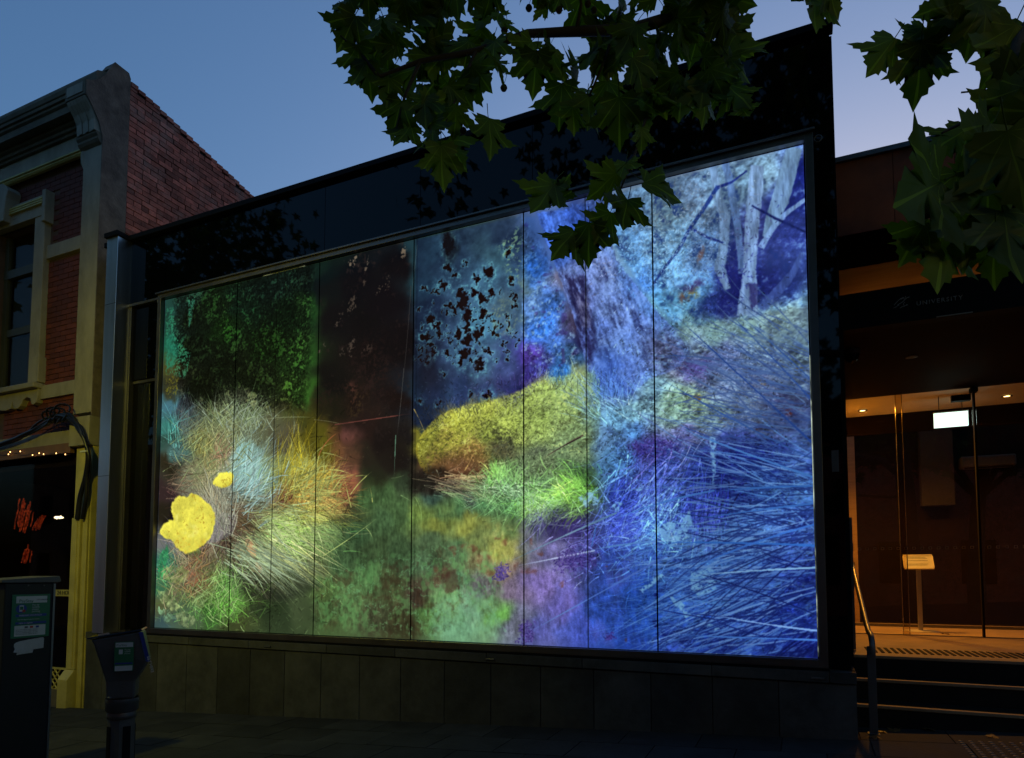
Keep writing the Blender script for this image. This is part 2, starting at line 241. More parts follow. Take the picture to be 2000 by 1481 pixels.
    gain(m, lf*.7+cl2*.5); gain(m, .18*sstep(50, 0, dpt)-.2*sstep(70, 110, dpt)*sstep(1010, 960, PU))
    mix(m*sstep(.1, .32, lf+cl2*.7)*.5*sstep(905, 870, PV), (225, 222, 110)); mix(m*sstep(.14, .42, -lf-cl2*.9)*.36, (70, 66, 32))
    mix(blob(990, 855, 40, 16, .9)*.7*sstep(-.2, .2, -lf), (46, 40, 34)); mix(blob(900, 920, 50, 18, .8)*.55, (140, 80, 48)); mix(blob(870, 930, 36, 10, .8)*.7, (34, 22, 18))
    mix(blob(985, 880, 30, 10, .9)*.5, (92, 70, 60)); mix(blob(1055, 880, 30, 10, .9)*.4, (70, 66, 70))
    mix(poly([(1165, 735), (1240, 780), (1250, 860), (1215, 960), (1165, 960)], 10, 16)*.35, (110, 160, 190))
    bank = poly([(626, 560), (806, 500), (806, 925), (745, 945), (712, 915), (700, 850), (660, 835), (626, 820)], 10, 18)
    mix(bank*.45, (22, 16, 17))
    mix(poly([(672, 1005), (705, 965), (806, 925), (812, 1110), (745, 1105), (665, 1140), (640, 1100), (668, 1050)], 16, 16)*.6, img*.55+np.array([46, 72, 44], np.float32)/255*.5)
    mix(poly([(806, 915), (850, 930), (900, 945), (905, 965), (850, 968), (812, 965)], 10, 12)*.7, (34, 28, 24))
    # -- stagnant water: greens, yellow band, violet
    W = poly([(700, 960), (830, 935), (940, 975), (1040, 1005), (1140, 1010), (1280, 1060), (1284, 1265), (1000, 1252), (620, 1225), (620, 1120), (660, 1040)], 10, 20)
    gain(W, fbm(14, 4, .7)*.5+fbm(60, 3, .6)*.35+fbm(6, 2, .8, 1.5, 3)*.35)
    mix(poly([(815, 990), (850, 1005), (900, 1015), (960, 1020), (1022, 1040), (1020, 1090), (960, 1085), (905, 1050), (850, 1030)], 20, 40)*.22*sstep(-.25, .2, fbm(50, 4, .65)), (180, 180, 66))
    mix(blob(985, 1050, 26, 18, .9)*sstep(-.1, .3, leafy)*.5, (228, 222, 130))
    rust = fbm(34, 4, .65); rz = poly([(625, 1130), (720, 1090), (800, 1080), (900, 1060), (1000, 1090), (985, 1160), (860, 1245), (625, 1222)], 14, 24)
    mix(rz*sstep(.04, .3, rust+leafy*.35+speck*.2)*.42, (62, 44, 30)); mix(rz*sstep(.0, .24, -rust+leafy*.5)*.4, (104, 172, 96)); mix(rz*np.exp(-((rust-.03)/.03)**2)*sstep(-.1, .2, leafy+speck)*.4, (120, 190, 125))
    mix(poly([(870, 1120), (900, 1110), (905, 1150), (880, 1160)], 8, 6)*.6, (74, 50, 40))
    mix(poly([(880, 1165), (940, 1150), (985, 1185), (980, 1245), (850, 1240), (850, 1190)], 12, 14)*sstep(-.3, .15, fbm(12, 3, .8))*.45, (128, 190, 145))
    mix(np.exp(-((np.abs(PU-(955+.3*(PV-1130)+warp1*80)))/5)**2)*sstep(1110, 1140, PV)*sstep(1250, 1230, PV)*.3*sstep(-.2, .2, leafy), (130, 205, 150))
    for (u, v, s) in [(912, 1068, 9), (930, 1075, 8), (895, 1072, 6), (945, 1098, 8), (968, 1090, 9), (965, 1118, 10), (990, 1055, 8), (1050, 1055, 5), (1061, 1075, 6), (1020, 1105, 7), (1040, 1118, 8), (1100, 1150, 5), (1102, 1148, 5), (978, 1045, 7), (1235, 1255, 5), (858, 1100, 8), (1183, 1115, 4)]:
        mix(blob(u, v, s*.75, s*.8, .7)*.55*sstep(-.35, .1, leafy), (104, 58, 44))
    vm = poly([(1000, 1050), (1060, 1010), (1150, 1005), (1290, 1050), (1284, 1265), (990, 1252)], 14, 20)
    mix(vm*sstep(.0, .3, fbm(60, 4, .6, 1.4, 2.5))*.28, (140, 122, 195)); gain(vm, grain*.06)
    mix(poly([(1060, 1005), (1160, 990), (1160, 1040), (1080, 1060)], 10, 14)*.5, (44, 34, 92))
    img = np.clip(img, 0, 1)
    # -- strokes: every blade or twig takes the colour under it, made lighter or darker
    def strokes(P, A, L, col, wid=1.2, bend=0., alpha=.8, K=46):
        nonlocal img
        P = np.asarray(P, float); n = len(P); K = max(K, int(np.max(L)*1.9))
        A = np.broadcast_to(A, (n,)); L = np.broadcast_to(L, (n,)); B = np.broadcast_to(bend, (n,))
        t = np.linspace(0, 1, K)[None, :]
        a = A[:, None]+B[:, None]*t; st = L[:, None]/K
        x = P[:, :1]+np.cumsum(np.cos(a)*st, 1); y = P[:, 1:]+np.cumsum(np.sin(a)*st, 1)
        q = to_art(np.stack([x, y], -1))
        al = np.broadcast_to(alpha, (n,))[:, None]*(.92 if n > 9 else 1)*np.ones((1, K))*np.clip((1-t)*4, 0.25, 1)
        c = np.broadcast_to(np.asarray(col, np.float32)[:, None, :], (n, K, 3))
        d = np.gradient(q, axis=1); nn = np.stack([-d[..., 1], d[..., 0]], -1)/(np.linalg.norm(d, axis=-1, keepdims=True)+1e-6)
        w = np.broadcast_to(wid, (n,))*.62
        for o in (np.arange(-3, 4)*.7):
            k = np.abs(o) <= w[:, None]/2*(1-.6*t)+.36
            qq = q+nn*o; xi = np.rint(qq[..., 0]).astype(int); yi = np.rint(qq[..., 1]).astype(int)
            k = k & (xi >= 0) & (xi < AW) & (yi >= 0) & (yi < AH)
            xi, yi, aa = xi[k], yi[k], al[k][:, None]
            img[yi, xi] = img[yi, xi]*(1-aa)+c[k]*aa
    def scatter(n, cu, cv, su, sv): return np.c_[rng.normal(cu, su, n), rng.normal(cv, sv, n)]
    def under(P):
        q = np.rint(to_art(P)).astype(int); return base[np.clip(q[:, 1], 0, AH-1), np.clip(q[:, 0], 0, AW-1)]
    def vary(P, lo, hi, tint=(1, 1, 1), floor=0.):
        g = rng.uniform(lo*.68, hi*1.08, (len(P), 1)); return np.clip(under(P)*g*np.array(tint)+floor, 0, 1)
    U = rng.uniform
    # fine foliage flecks everywhere green or pale
    for (n, cu, cv, su, sv, lo, hi, l) in [(2600, 430, 870, 50, 45, .5, 1.7, 9), (2200, 480, 1130, 70, 60, .5, 1.7, 14), (2000, 600, 960, 40, 60, .5, 1.5, 16), (5200, 990, 850, 90, 50, .55, 1.5, 7), (1800, 1060, 950, 60, 30, .5, 1.6, 12), (3000, 1400, 720, 110, 70, .5, 1.55, 9), (2600, 1260, 900, 50, 60, .5, 1.6, 9), (2200, 1320, 490, 80, 60, .85, 1.4, 8), (3600, 1440, 1040, 100, 110, .45, 1.7, 14)]:
        P = scatter(n, cu, cv, su, sv); strokes(P, U(0, 6.28, n), U(.4, 1.3, n)*l, vary(P, lo*1.15, hi*.95), U(.8, 2, n), U(-.6, .6, n), .5, 16)
    # grasses on the left
    def tuft(n, cu, cv, a0, a1, l0, l1, lo, hi, su=14, sv=12, bend=(-.5, .5), tint=(1, 1, 1), wid=(.8, 1.8), alpha=.8, floor=0.):
        P = scatter(n, cu, cv, su, sv); A = np.radians(U(a0, a1, n)); L = U(l0, l1, n)
        E2 = P+np.c_[np.cos(A), np.sin(A)]*L[:, None]*.6
        strokes(P, A, L, np.clip((vary(P, lo, hi)+vary(E2, lo, hi))*.5*np.array(tint)+floor*.6, 0, 1), U(*wid, n), U(*bend, n), alpha)
    tuft(260, 400, 860, -140, -50, 30, 80, .7, 1.7, 30, 20); tuft(260, 460, 830, -150, -20, 30, 70, .7, 1.8, 30, 16)
    tuft(160, 360, 850, -110, -20, 30, 70, .9, 2.2, 12, 14); tuft(500, 440, 1010, -130, -60, 40, 110, .6, 1.7, 26, 30, wid=(.8, 1.6))
    mix(poly([(470, 870), (500, 862), (522, 880), (520, 910), (545, 925), (552, 955), (528, 985), (485, 978), (455, 935), (462, 905)], 6, 5)*.5, (120, 170, 172))
    tuft(420, 495, 940, -90, -30, 30, 80, .8, 1.45, 22, 30, wid=(.8, 1.6), floor=.04); tuft(260, 500, 965, -60, 10, 20, 60, .7, 1.4, 22, 16, floor=.03)
    tuft(520, 600, 990, -100, -10, 30, 90, .6, 1.45, 34, 24, (-.2, 1.2), (1.05, 1.02, .85)); tuft(360, 640, 970, -80, 40, 20, 60, .7, 1.5, 18, 24, (.3, 1.6))
    tuft(60, 580, 900, -110, -60, 40, 90, 1.0, 1.8, 20, 20, (-.3, .5), (1.05, 1, .6))
    tuft(620, 545, 1040, -40, 60, 30, 90, .6, 1.6, 40, 26, (.2, 1.0), (.95, 1.05, .9)); tuft(300, 620, 1040, -30, 70, 20, 60, .6, 1.5, 20, 30, (.1, 1.2))
    mix(poly([(455, 1050), (540, 1075), (600, 1110), (640, 1145), (560, 1175), (500, 1165), (450, 1110)], 8, 14)*.55, (36, 42, 32))
    tuft(200, 480, 1070, 10, 52, 60, 160, .9, 1.9, 26, 16, (-.15, .3), (1.05, 1, .9), floor=.06); tuft(70, 520, 1060, 20, 42, 80, 140, 1.1, 2.0, 30, 10, (-.1, .2), (1.15, 1.05, .95), floor=.1)
    tuft(240, 430, 1060, 60, 140, 30, 90, .5, 1.6, 24, 14); tuft(200, 470, 1000, -20, 50, 40, 90, .5, 1.2, 16, 20, tint=(1, .9, .8))
    tuft(700, 430, 1170, -160, -10, 20, 60, .6, 1.8, 40, 30, (-.9, .9), (.95, 1.1, .85)); tuft(260, 370, 1120, -160, -20, 30, 70, .8, 1.9, 22, 30, tint=(1.1, 1, .85))
    tuft(120, 345, 950, -60, 60, 30, 70, .8, 1.7, 10, 40, tint=(1, .85, .85))
    for pts, c in [([(340, 1105), (372, 1112), (378, 1130), (350, 1140), (320, 1120)], (150, 170, 95)), ([(318, 1150), (345, 1165), (362, 1185), (348, 1190), (322, 1172)], (165, 185, 120)), ([(370, 1195), (390, 1205), (384, 1222), (362, 1222), (352, 1200)], (150, 170, 115)), ([(390, 1160), (408, 1168), (404, 1182), (385, 1176)], (140, 165, 100)), ([(315, 1185), (340, 1195), (352, 1210), (330, 1208)], (120, 165, 125)), ([(322, 1080), (338, 1070), (330, 1120), (316, 1130)], (44, 140, 80)), ([(385, 1050), (372, 1082), (400, 1080)], (120, 150, 70))]:
        mix(poly(smooth(pts), 14, 3)*.62*sstep(-.35, .0, leafy+speck*.6), np.clip(np.array(c, np.float32)/255*(.9+leafy[..., None]*1.1+clump[..., None]), 0, 1))
    for pts, c in [([(487, 1048), (503, 1060), (510, 1080), (502, 1088), (490, 1070)], (200, 150, 105)), ([(506, 1096), (518, 1098), (523, 1114), (515, 1117)], (190, 110, 75)), ([(384, 1110), (398, 1125), (390, 1145), (372, 1130)], (150, 100, 70))]:
        mix(poly(smooth(pts), 8, 4)*.6*sstep(-.3, .05, leafy), c)
    mix(poly([(468, 1000), (472, 1020), (462, 1042), (432, 1058), (400, 1060), (440, 1000)], 2, 4)*.25, (150, 160, 180))
    # sunlit tips
    for (n, cu, cv, su, sv, a0, a1, l, c) in [(170, 610, 950, 34, 28, -110, 20, 60, (204, 210, 112)), (150, 560, 1030, 40, 24, -20, 70, 60, (206, 226, 150)), (120, 500, 945, 24, 30, -90, -20, 50, (186, 226, 220)), (130, 430, 890, 36, 30, -150, -20, 44, (156, 172, 112)), (80, 500, 1080, 34, 14, 15, 48, 110, (176, 200, 158)), (120, 430, 1170, 34, 26, -160, -20, 40, (176, 214, 130)), (90, 440, 1010, 20, 26, -120, -60, 80, (182, 186, 158)), (60, 360, 1130, 22, 34, -150, -20, 50, (200, 190, 140)), (60, 470, 830, 40, 16, -140, -30, 50, (170, 190, 160))]:
        P = scatter(n, cu, cv, su, sv); k = U(.55, 1, (n, 1)); strokes(P, np.radians(U(a0, a1, n)), U(.4, 1.1, n)*l, (np.array(c)/255*k).astype(np.float32), U(1, 2.2, n), U(-.6, .8, n), .8)
    # yellow petals
    pt = fbm(26, 5, .65); pf = fbm(7, 3, .7)
    for pts in [[(355, 968), (373, 970), (380, 963), (393, 966), (412, 982), (420, 990), (428, 1006), (427, 1025), (418, 1050), (398, 1068), (376, 1080), (356, 1070), (345, 1056), (328, 1048), (320, 1038), (326, 1024), (340, 1015), (347, 1010), (342, 990)], [(440, 923), (458, 922), (463, 930), (458, 946), (440, 953), (427, 946), (425, 938)]]:
        pts = smooth(pts); m = poly(pts, 6, 3.2)*.95; c = np.array([230, 220, 78], np.float32)/255*(1+pt[..., None]*.38+pf[..., None]*.22)
        mix(m, np.clip(c, 0, 1)); mix(m*sstep(.05, .3, fbm(70, 4, .6)+pf*.5)*.5, (196, 150, 40)); mix(m*sstep(.08, .3, fbm(44, 4, .6))*.5, (244, 240, 130)); mix(m*sstep(.2, .3, pf+fbm(40, 2)*.6)*.5, (150, 116, 34))
        mix(np.clip(poly(pts, 5, 7)-poly(pts, 5, 2)*.6, 0, 1)*.35, (196, 196, 60))
    # twigs over the water and the dark part
    dark = lambda *p: np.array(p, np.float32)[None]/255
    for (u, v, a, l, b, c, w) in [(640, 1085, -32, 125, -.1, (170, 190, 110), 1.5), (722, 1030, 40, 26, .6, (160, 180, 110), 1), (620, 1100, 12, 66, .05, (150, 180, 130), 1), (620, 820, 4, 60, .2, (120, 115, 80), 1), (510, 820, -8, 110, .2, (140, 150, 110), 1), (630, 890, -70, 60, .7, (150, 90, 50), 2.4), (660, 830, -8, 150, .0, (110, 60, 52), 2.2), (795, 720, 94, 130, .05, (90, 90, 84), 1), (808, 560, 93, 190, .05, (70, 66, 64), 1), (780, 850, 92, 80, 0, (90, 130, 105), 1.6), (820, 480, 96, 100, .02, (70, 90, 95), 1), (815, 800, 60, 60, .2, (160, 140, 80), 1.2)]:
        strokes([(u, v)], [np.radians(a)], [l], dark(*c), w, b, .85, 200)
    # reeds and twigs at the mound's foot
    tuft(260, 930, 950, -20, 60, 20, 60, 1.0, 2.4, 50, 14, (-.8, .8), wid=(.7, 1.4)); tuft(90, 880, 945, -12, 30, 30, 80, 1.5, 2.8, 24, 10, (-.4, .4), (1.1, 1, .95))
    tuft(420, 1090, 985, 110, 200, 20, 60, .8, 1.7, 30, 14, (-.8, .4), (1, 1.1, .8), (1, 2.6)); tuft(160, 1000, 940, -140, -30, 16, 40, .9, 1.8, 30, 12, (-.6, .6), (1, 1.1, .9), (1, 2.6))
    tuft(200, 1140, 960, 100, 260, 16, 44, .8, 1.9, 18, 22, (-.8, .8), (1, 1.1, .8), (1, 2.4)); tuft(240, 1030, 975, 20, 160, 14, 44, .8, 2.0, 40, 12, (-1, 1), wid=(.7, 1.3))
    strokes([(1145, 852)], [np.radians(153)], [88], dark(96, 82, 62), 4.5, -.1, .95, 200); strokes([(1140, 856)], [np.radians(154)], [70], dark(50, 38, 36), 1.5, -.1, .8, 200)
    tuft(420, 1110, 750, -120, -60, 8, 22, .8, 1.5, 50, 10); tuft(300, 930, 800, -130, -60, 8, 18, .8, 1.4, 50, 10)
    # blue grass on the right: a fan from beyond the right edge
    def fan(n, ur, vr, o=(2150, 970), l=(50, 240), c0=(70, 120, 195), c1=(150, 195, 235), wid=(.7, 1.7), spread=.2, alpha=.75, bend=(-.45, .45)):
        P = np.c_[U(*ur, n), U(*vr, n)]
        A = np.arctan2(P[:, 1]-o[1]-rng.normal(0, 130, n), P[:, 0]-o[0])+rng.normal(0, spread, n)
        k = U(0, 1, (n, 1)); c = (np.array(c0)*(1-k)+np.array(c1)*k)/255; c = c*.62+under(P)*.38
        strokes(P, A, U(*l, n), c.astype(np.float32), U(*wid, n), U(*bend, n), alpha, 150)
    fan(300, (1380, 1620), (700, 960), l=(40, 200), c0=(40, 70, 150), c1=(110, 150, 200), alpha=.7)
    fan(300, (1380, 1620), (950, 1120), l=(50, 240), wid=(.5, 1.3), alpha=.6, c1=(140, 180, 225)); fan(340, (1340, 1620), (1080, 1290), l=(50, 240), c0=(50, 95, 185), c1=(130, 172, 225), wid=(.5, 1.3), alpha=.6)
    fan(200, (1290, 1520), (980, 1250), l=(30, 110), wid=(.5, 1.2), alpha=.65, c0=(90, 150, 215), c1=(175, 210, 240), spread=.3)
    fan(240, (1420, 1620), (900, 1280), l=(60, 240), c0=(16, 24, 90), c1=(36, 54, 130), alpha=.7)
    n = 300; P = scatter(n, 1300, 950, 55, 40); strokes(P, np.radians(U(90, 150, n)), U(30, 110, n), vary(P, .9, 1.9, (1.02, 1, 1.0), .02), U(.7, 1.4, n), U(-.5, .5, n), .75)
    n = 200; P = scatter(n, 1390, 985, 20, 30); strokes(P, np.radians(U(80, 110, n)), U(30, 90, n), vary(P, 1.0, 2.1), U(.7, 1.3, n), U(-.2, .2, n), .75)
    n = 300; P = scatter(n, 1220, 1040, 60, 40); strokes(P, np.radians(U(100, 250, n)), U(16, 60, n), vary(P, 1.1, 2.1, floor=.05), U(.7, 1.4, n), U(-.9, .9, n), .7)
    n = 160; P = scatter(n, 1185, 790, 30, 20); strokes(P, np.radians(U(-160, -70, n)), U(20, 70, n), vary(P, .9, 1.7), U(.7, 1.3, n), U(-.3, .3, n), .7)
    for pts in [[(1275, 1020), (1300, 1035), (1330, 1062), (1318, 1070), (1290, 1045)], [(1335, 1005), (1352, 1002), (1360, 1035), (1345, 1030)], [(1310, 1165), (1335, 1170), (1362, 1205), (1345, 1205)], [(1355, 1120), (1395, 1110), (1405, 1150), (1375, 1165), (1355, 1150)], [(1255, 1152), (1300, 1120), (1305, 1128), (1262, 1158)], [(1300, 1025), (1345, 1020), (1350, 1055), (1320, 1060)], [(1135, 975), (1160, 960), (1180, 985), (1150, 992)], [(1250, 955), (1262, 948), (1258, 978)], [(1200, 985), (1222, 978), (1210, 1000)], [(1390, 855), (1402, 853), (1398, 950), (1396, 950)], [(1370, 1210), (1400, 1225), (1420, 1228), (1400, 1232)]]:
        mix(poly(pts, 8, 2)*sstep(-.3, .1, leafy+speck)*.75, (150, 195, 222))
    fan(120, (1400, 1620), (900, 1280), l=(90, 320), c0=(96, 150, 215), c1=(176, 206, 238), wid=(1.2, 2.2), alpha=.8, spread=.10)
    fan(60, (1440, 1620), (640, 900), l=(60, 240), c0=(46, 72, 142), c1=(80, 118, 180), wid=(1.2, 2.4), alpha=.75, spread=.08)
    fan(70, (1440, 1620), (930, 1280), l=(90, 300), c0=(14, 22, 84), c1=(30, 48, 124), wid=(1.4, 2.6), alpha=.7)
    for (u, v, a, l, b, c, w) in [(1605, 1068, 183, 320, -.06, (70, 125, 200), 3.6), (1290, 1058, 176, 130, -.12, (110, 150, 205), 3.6), (1168, 1076, 169, 150, .0, (165, 175, 215), 3), (1600, 1025, 166, 300, -.22, (80, 130, 205), 3.2), (1310, 1085, 151, 300, .0, (95, 125, 195), 2.6), (1600, 952, 180, 200, -.1, (72, 120, 185), 3.4), (1400, 960, 170, 200, -.2, (90, 135, 200), 3), (1210, 1003, 157, 220, -.05, (110, 140, 170), 2.8), (1300, 915, 196, 1, 0, (90, 130, 190), 1), (1590, 935, 199, 280, .05, (84, 130, 190), 3.6), (1600, 985, 174, 250, -.05, (78, 125, 190), 2.6), (1600, 1232, 186, 210, .1, (150, 180, 225), 2.6), (1600, 1250, 182, 260, 0, (90, 140, 210), 2.2), (1590, 870, 223, 360, .0, (48, 80, 150), 2.4), (1600, 800, 228, 260, -.05, (52, 84, 150), 2.2), (1600, 760, 224, 200, -.05, (56, 90, 150), 1.8), (1590, 900, 205, 330, .1, (60, 96, 160), 2), (1600, 1110, 178, 240, -.05, (160, 195, 225), 2.6), (1170, 1030, 100, 46, .1, (80, 120, 190), 2)]:
        strokes([(u, v)], [np.radians(a)], [l], dark(*c), w*1.7, b, .85, 500)
    # seed heads of the reeds
    for (u, v, su, sv, n) in [(1285, 875, 24, 8, 130), (1125, 1095, 12, 14, 220), (1150, 1095, 10, 8, 90), (988, 1118, 7, 8, 120), (1035, 1235, 7, 12, 160), (1105, 1100, 8, 8, 60), (1198, 1243, 5, 4, 40)]:
        P = scatter(n, u, v, su, sv); k = U(0, 1, (n, 1)); c = ((1-k)*np.array([46, 34, 104])+k*np.array([110, 92, 175]))/255
        strokes(P, U(0, 6.28, n), U(3, 8, n), c.astype(np.float32), U(2, 4, n), 0, .6, 12)
    def soft(a, r):
        for ax in (0, 1):
            p = np.concatenate([np.repeat(np.take(a, [0], ax), r+1, ax), a, np.repeat(np.take(a, [-1], ax), r, ax)], ax); c = np.cumsum(p, ax, dtype=np.float64)
            n_ = a.shape[ax]; a = ((np.take(c, np.arange(2*r+1, 2*r+1+n_), ax)-np.take(c, np.arange(n_), ax))/(2*r+1)).astype(np.float32)
        return a
    img = img.astype(np.float32); img = img*.5+soft(img, 1)*.5
    img = np.clip(img+.26*(img-soft(soft(img, 9), 9)), 0, 1)
    G = (sstep(1125, 1215, PU+.12*(PV-900))*(.38+.62*sstep(760, 960, PV)))[..., None]
    img = img*(1-G)+np.clip(img**1.16*np.array([.80, .90, .98], np.float32), 0, 1)*G
    tm = poly(T, 6, 6)[..., None]; img = img*(1-tm)+img*np.array([.80, .90, .99], np.float32)*tm
    hz = poly([(1020, 415), (1130, 395), (1200, 470), (1110, 520), (1040, 560), (1022, 500)], 8, 20)[..., None]; img = img*(1-hz)+img*np.array([.62, .78, .98], np.float32)*hz
    mm = poly(Mo, 12, 14)[..., None]; img = img*(1-mm)+mm*np.clip((img.mean(-1, keepdims=True)+(img-img.mean(-1, keepdims=True))*.84)*np.array([.93, 1.0, 1.0], np.float32), 0, 1)
    gb = (poly([(1330, 640), (1460, 622), (1578, 585), (1582, 690), (1400, 672), (1340, 668)], 12, 16)*.4*sstep(-.2, .2, leafy))[..., None]; img = img*(1-gb)+np.array([128, 164, 160], np.float32)/255*gb
    lum = img.mean(-1, keepdims=True); img = np.clip((lum+(img-lum)*.94)*(1+grain[..., None]*.018+(fbm(150, 3, .6)*.35)[..., None]), 0, 1)
    # weak joints where two sheets of film meet inside a panel, and the darker rim of every panel
    X = gx/AW*6
    for s in (1.5, 4.5): img *= (1-.75*np.exp(-((X-s)/.0042)**2))[..., None]
    img *= (1-.22*np.exp(-((X-3.03)/.006)**2))[..., None]
    return np.clip(img, 0, 1)**1.03
# ---------------------------------------------------------------- helpers
rnd = random.Random(5)
def link(o, parent=None):
    COL.objects.link(o)
    if parent is not None: o.parent = parent
    return o
def tag(o, label=None, cat=None, group=None, kind=None):
    for k, v in (('label', label), ('category', cat), ('group', group), ('kind', kind)):
        if v: o[k] = v
    return o
def empty(name, loc=(0, 0, 0), label=None, cat=None, group=None, kind=None):
    o = bpy.data.objects.new(name, None); o.empty_display_size = .1; o.location = loc; link(o)
    return tag(o, label, cat, group, kind)
class MB:
    def __init__(s): s.v = []; s.f = []; s.sm = []
    def add(s, vs, fs, smooth=False):
        n = len(s.v); s.v += [tuple(p) for p in vs]
        for f in fs: s.f.append(tuple(i+n for i in f)); s.sm.append(smooth)
        return s
    def box(s, x0, x1, y0, y1, z0, z1):
        return s.add([(x0, y0, z0), (x1, y0, z0), (x1, y1, z0), (x0, y1, z0), (x0, y0, z1), (x1, y0, z1), (x1, y1, z1), (x0, y1, z1)],
                     [(0, 3, 2, 1), (4, 5, 6, 7), (0, 1, 5, 4), (1, 2, 6, 5), (2, 3, 7, 6), (3, 0, 4, 7)])
    def prism(s, pts, axis, a, b):
        """extrude a closed 2D outline along an axis: x -> pts are (y,z); y -> (x,z); z -> (x,y)"""
        n = len(pts)
        mk = {'x': lambda p, t: (t, p[0], p[1]), 'y': lambda p, t: (p[0], t, p[1]), 'z': lambda p, t: (p[0], p[1], t)}[axis]
        vs = [mk(p, a) for p in pts]+[mk(p, b) for p in pts]
        fs = [tuple(range(n)), tuple(range(2*n-1, n-1, -1))]+[(i, i+n, (i+1) % n+n, (i+1) % n) for i in range(n)]
        return s.add(vs, fs)
    def tube(s, path, r, seg=8, cap=True, smooth=True):
        path = [Vector(p) for p in path]; n = len(path); rr = r if isinstance(r, (list, tuple)) else [r]*n
        vs = []; up = Vector((0, 0, 1)); prev = None
        for i, p in enumerate(path):
            t = (path[min(i+1, n-1)]-path[max(i-1, 0)]).normalized()
            a = prev if prev is not None else (up if abs(t.z) < .9 else Vector((1, 0, 0)))
            u = (a-t*a.dot(t)).normalized(); w = t.cross(u); prev = u
            for k in range(seg):
                an = 2*math.pi*k/seg; vs.append(p+(u*math.cos(an)+w*math.sin(an))*rr[i])
        fs = [(i*seg+k, i*seg+(k+1) % seg, (i+1)*seg+(k+1) % seg, (i+1)*seg+k) for i in range(n-1) for k in range(seg)]
        s.add(vs, fs, smooth)
        if cap: s.add([vs[k] for k in range(seg)], [tuple(range(seg-1, -1, -1))]); s.add(vs[-seg:], [tuple(range(seg))])
        return s
    def lathe(s, prof, c, seg=16, smooth=True):
        vs = [(c[0]+r*math.cos(2*math.pi*k/seg), c[1]+r*math.sin(2*math.pi*k/seg), c[2]+z) for r, z in prof for k in range(seg)]
        fs = [(i*seg+k, i*seg+(k+1) % seg, (i+1)*seg+(k+1) % seg, (i+1)*seg+k) for i in range(len(prof)-1) for k in range(seg)]
        return s.add(vs, fs, smooth)
    def mesh(s, name, mat=None):
        m = bpy.data.meshes.new(name); m.from_pydata(s.v, [], s.f); m.polygons.foreach_set('use_smooth', s.sm)
        if mat: m.materials.append(mat)
        m.update(); return m
    def build(s, name, mat, parent=None, bevel=0):
        o = link(bpy.data.objects.new(name, s.mesh(name, mat)), parent)
        if bevel:
            b = o.modifiers.new('bevel', 'BEVEL'); b.width = bevel; b.segments = 2; b.limit_method = 'ANGLE'
        return o
def box(name, mat, parent, *a, bevel=0): return MB().box(*a).build(name, mat, parent, bevel)
def arc(c, r, a0, a1, n, axis='xz'):
    return [(c[0]+r*math.cos(R(a0+(a1-a0)*i/n)), c[1]+r*math.sin(R(a0+(a1-a0)*i/n))) for i in range(n+1)]
def ground(x, y): return .107+.055*max(-40, min(x, 12))-.02*max(0, min(5.6-y, 4))
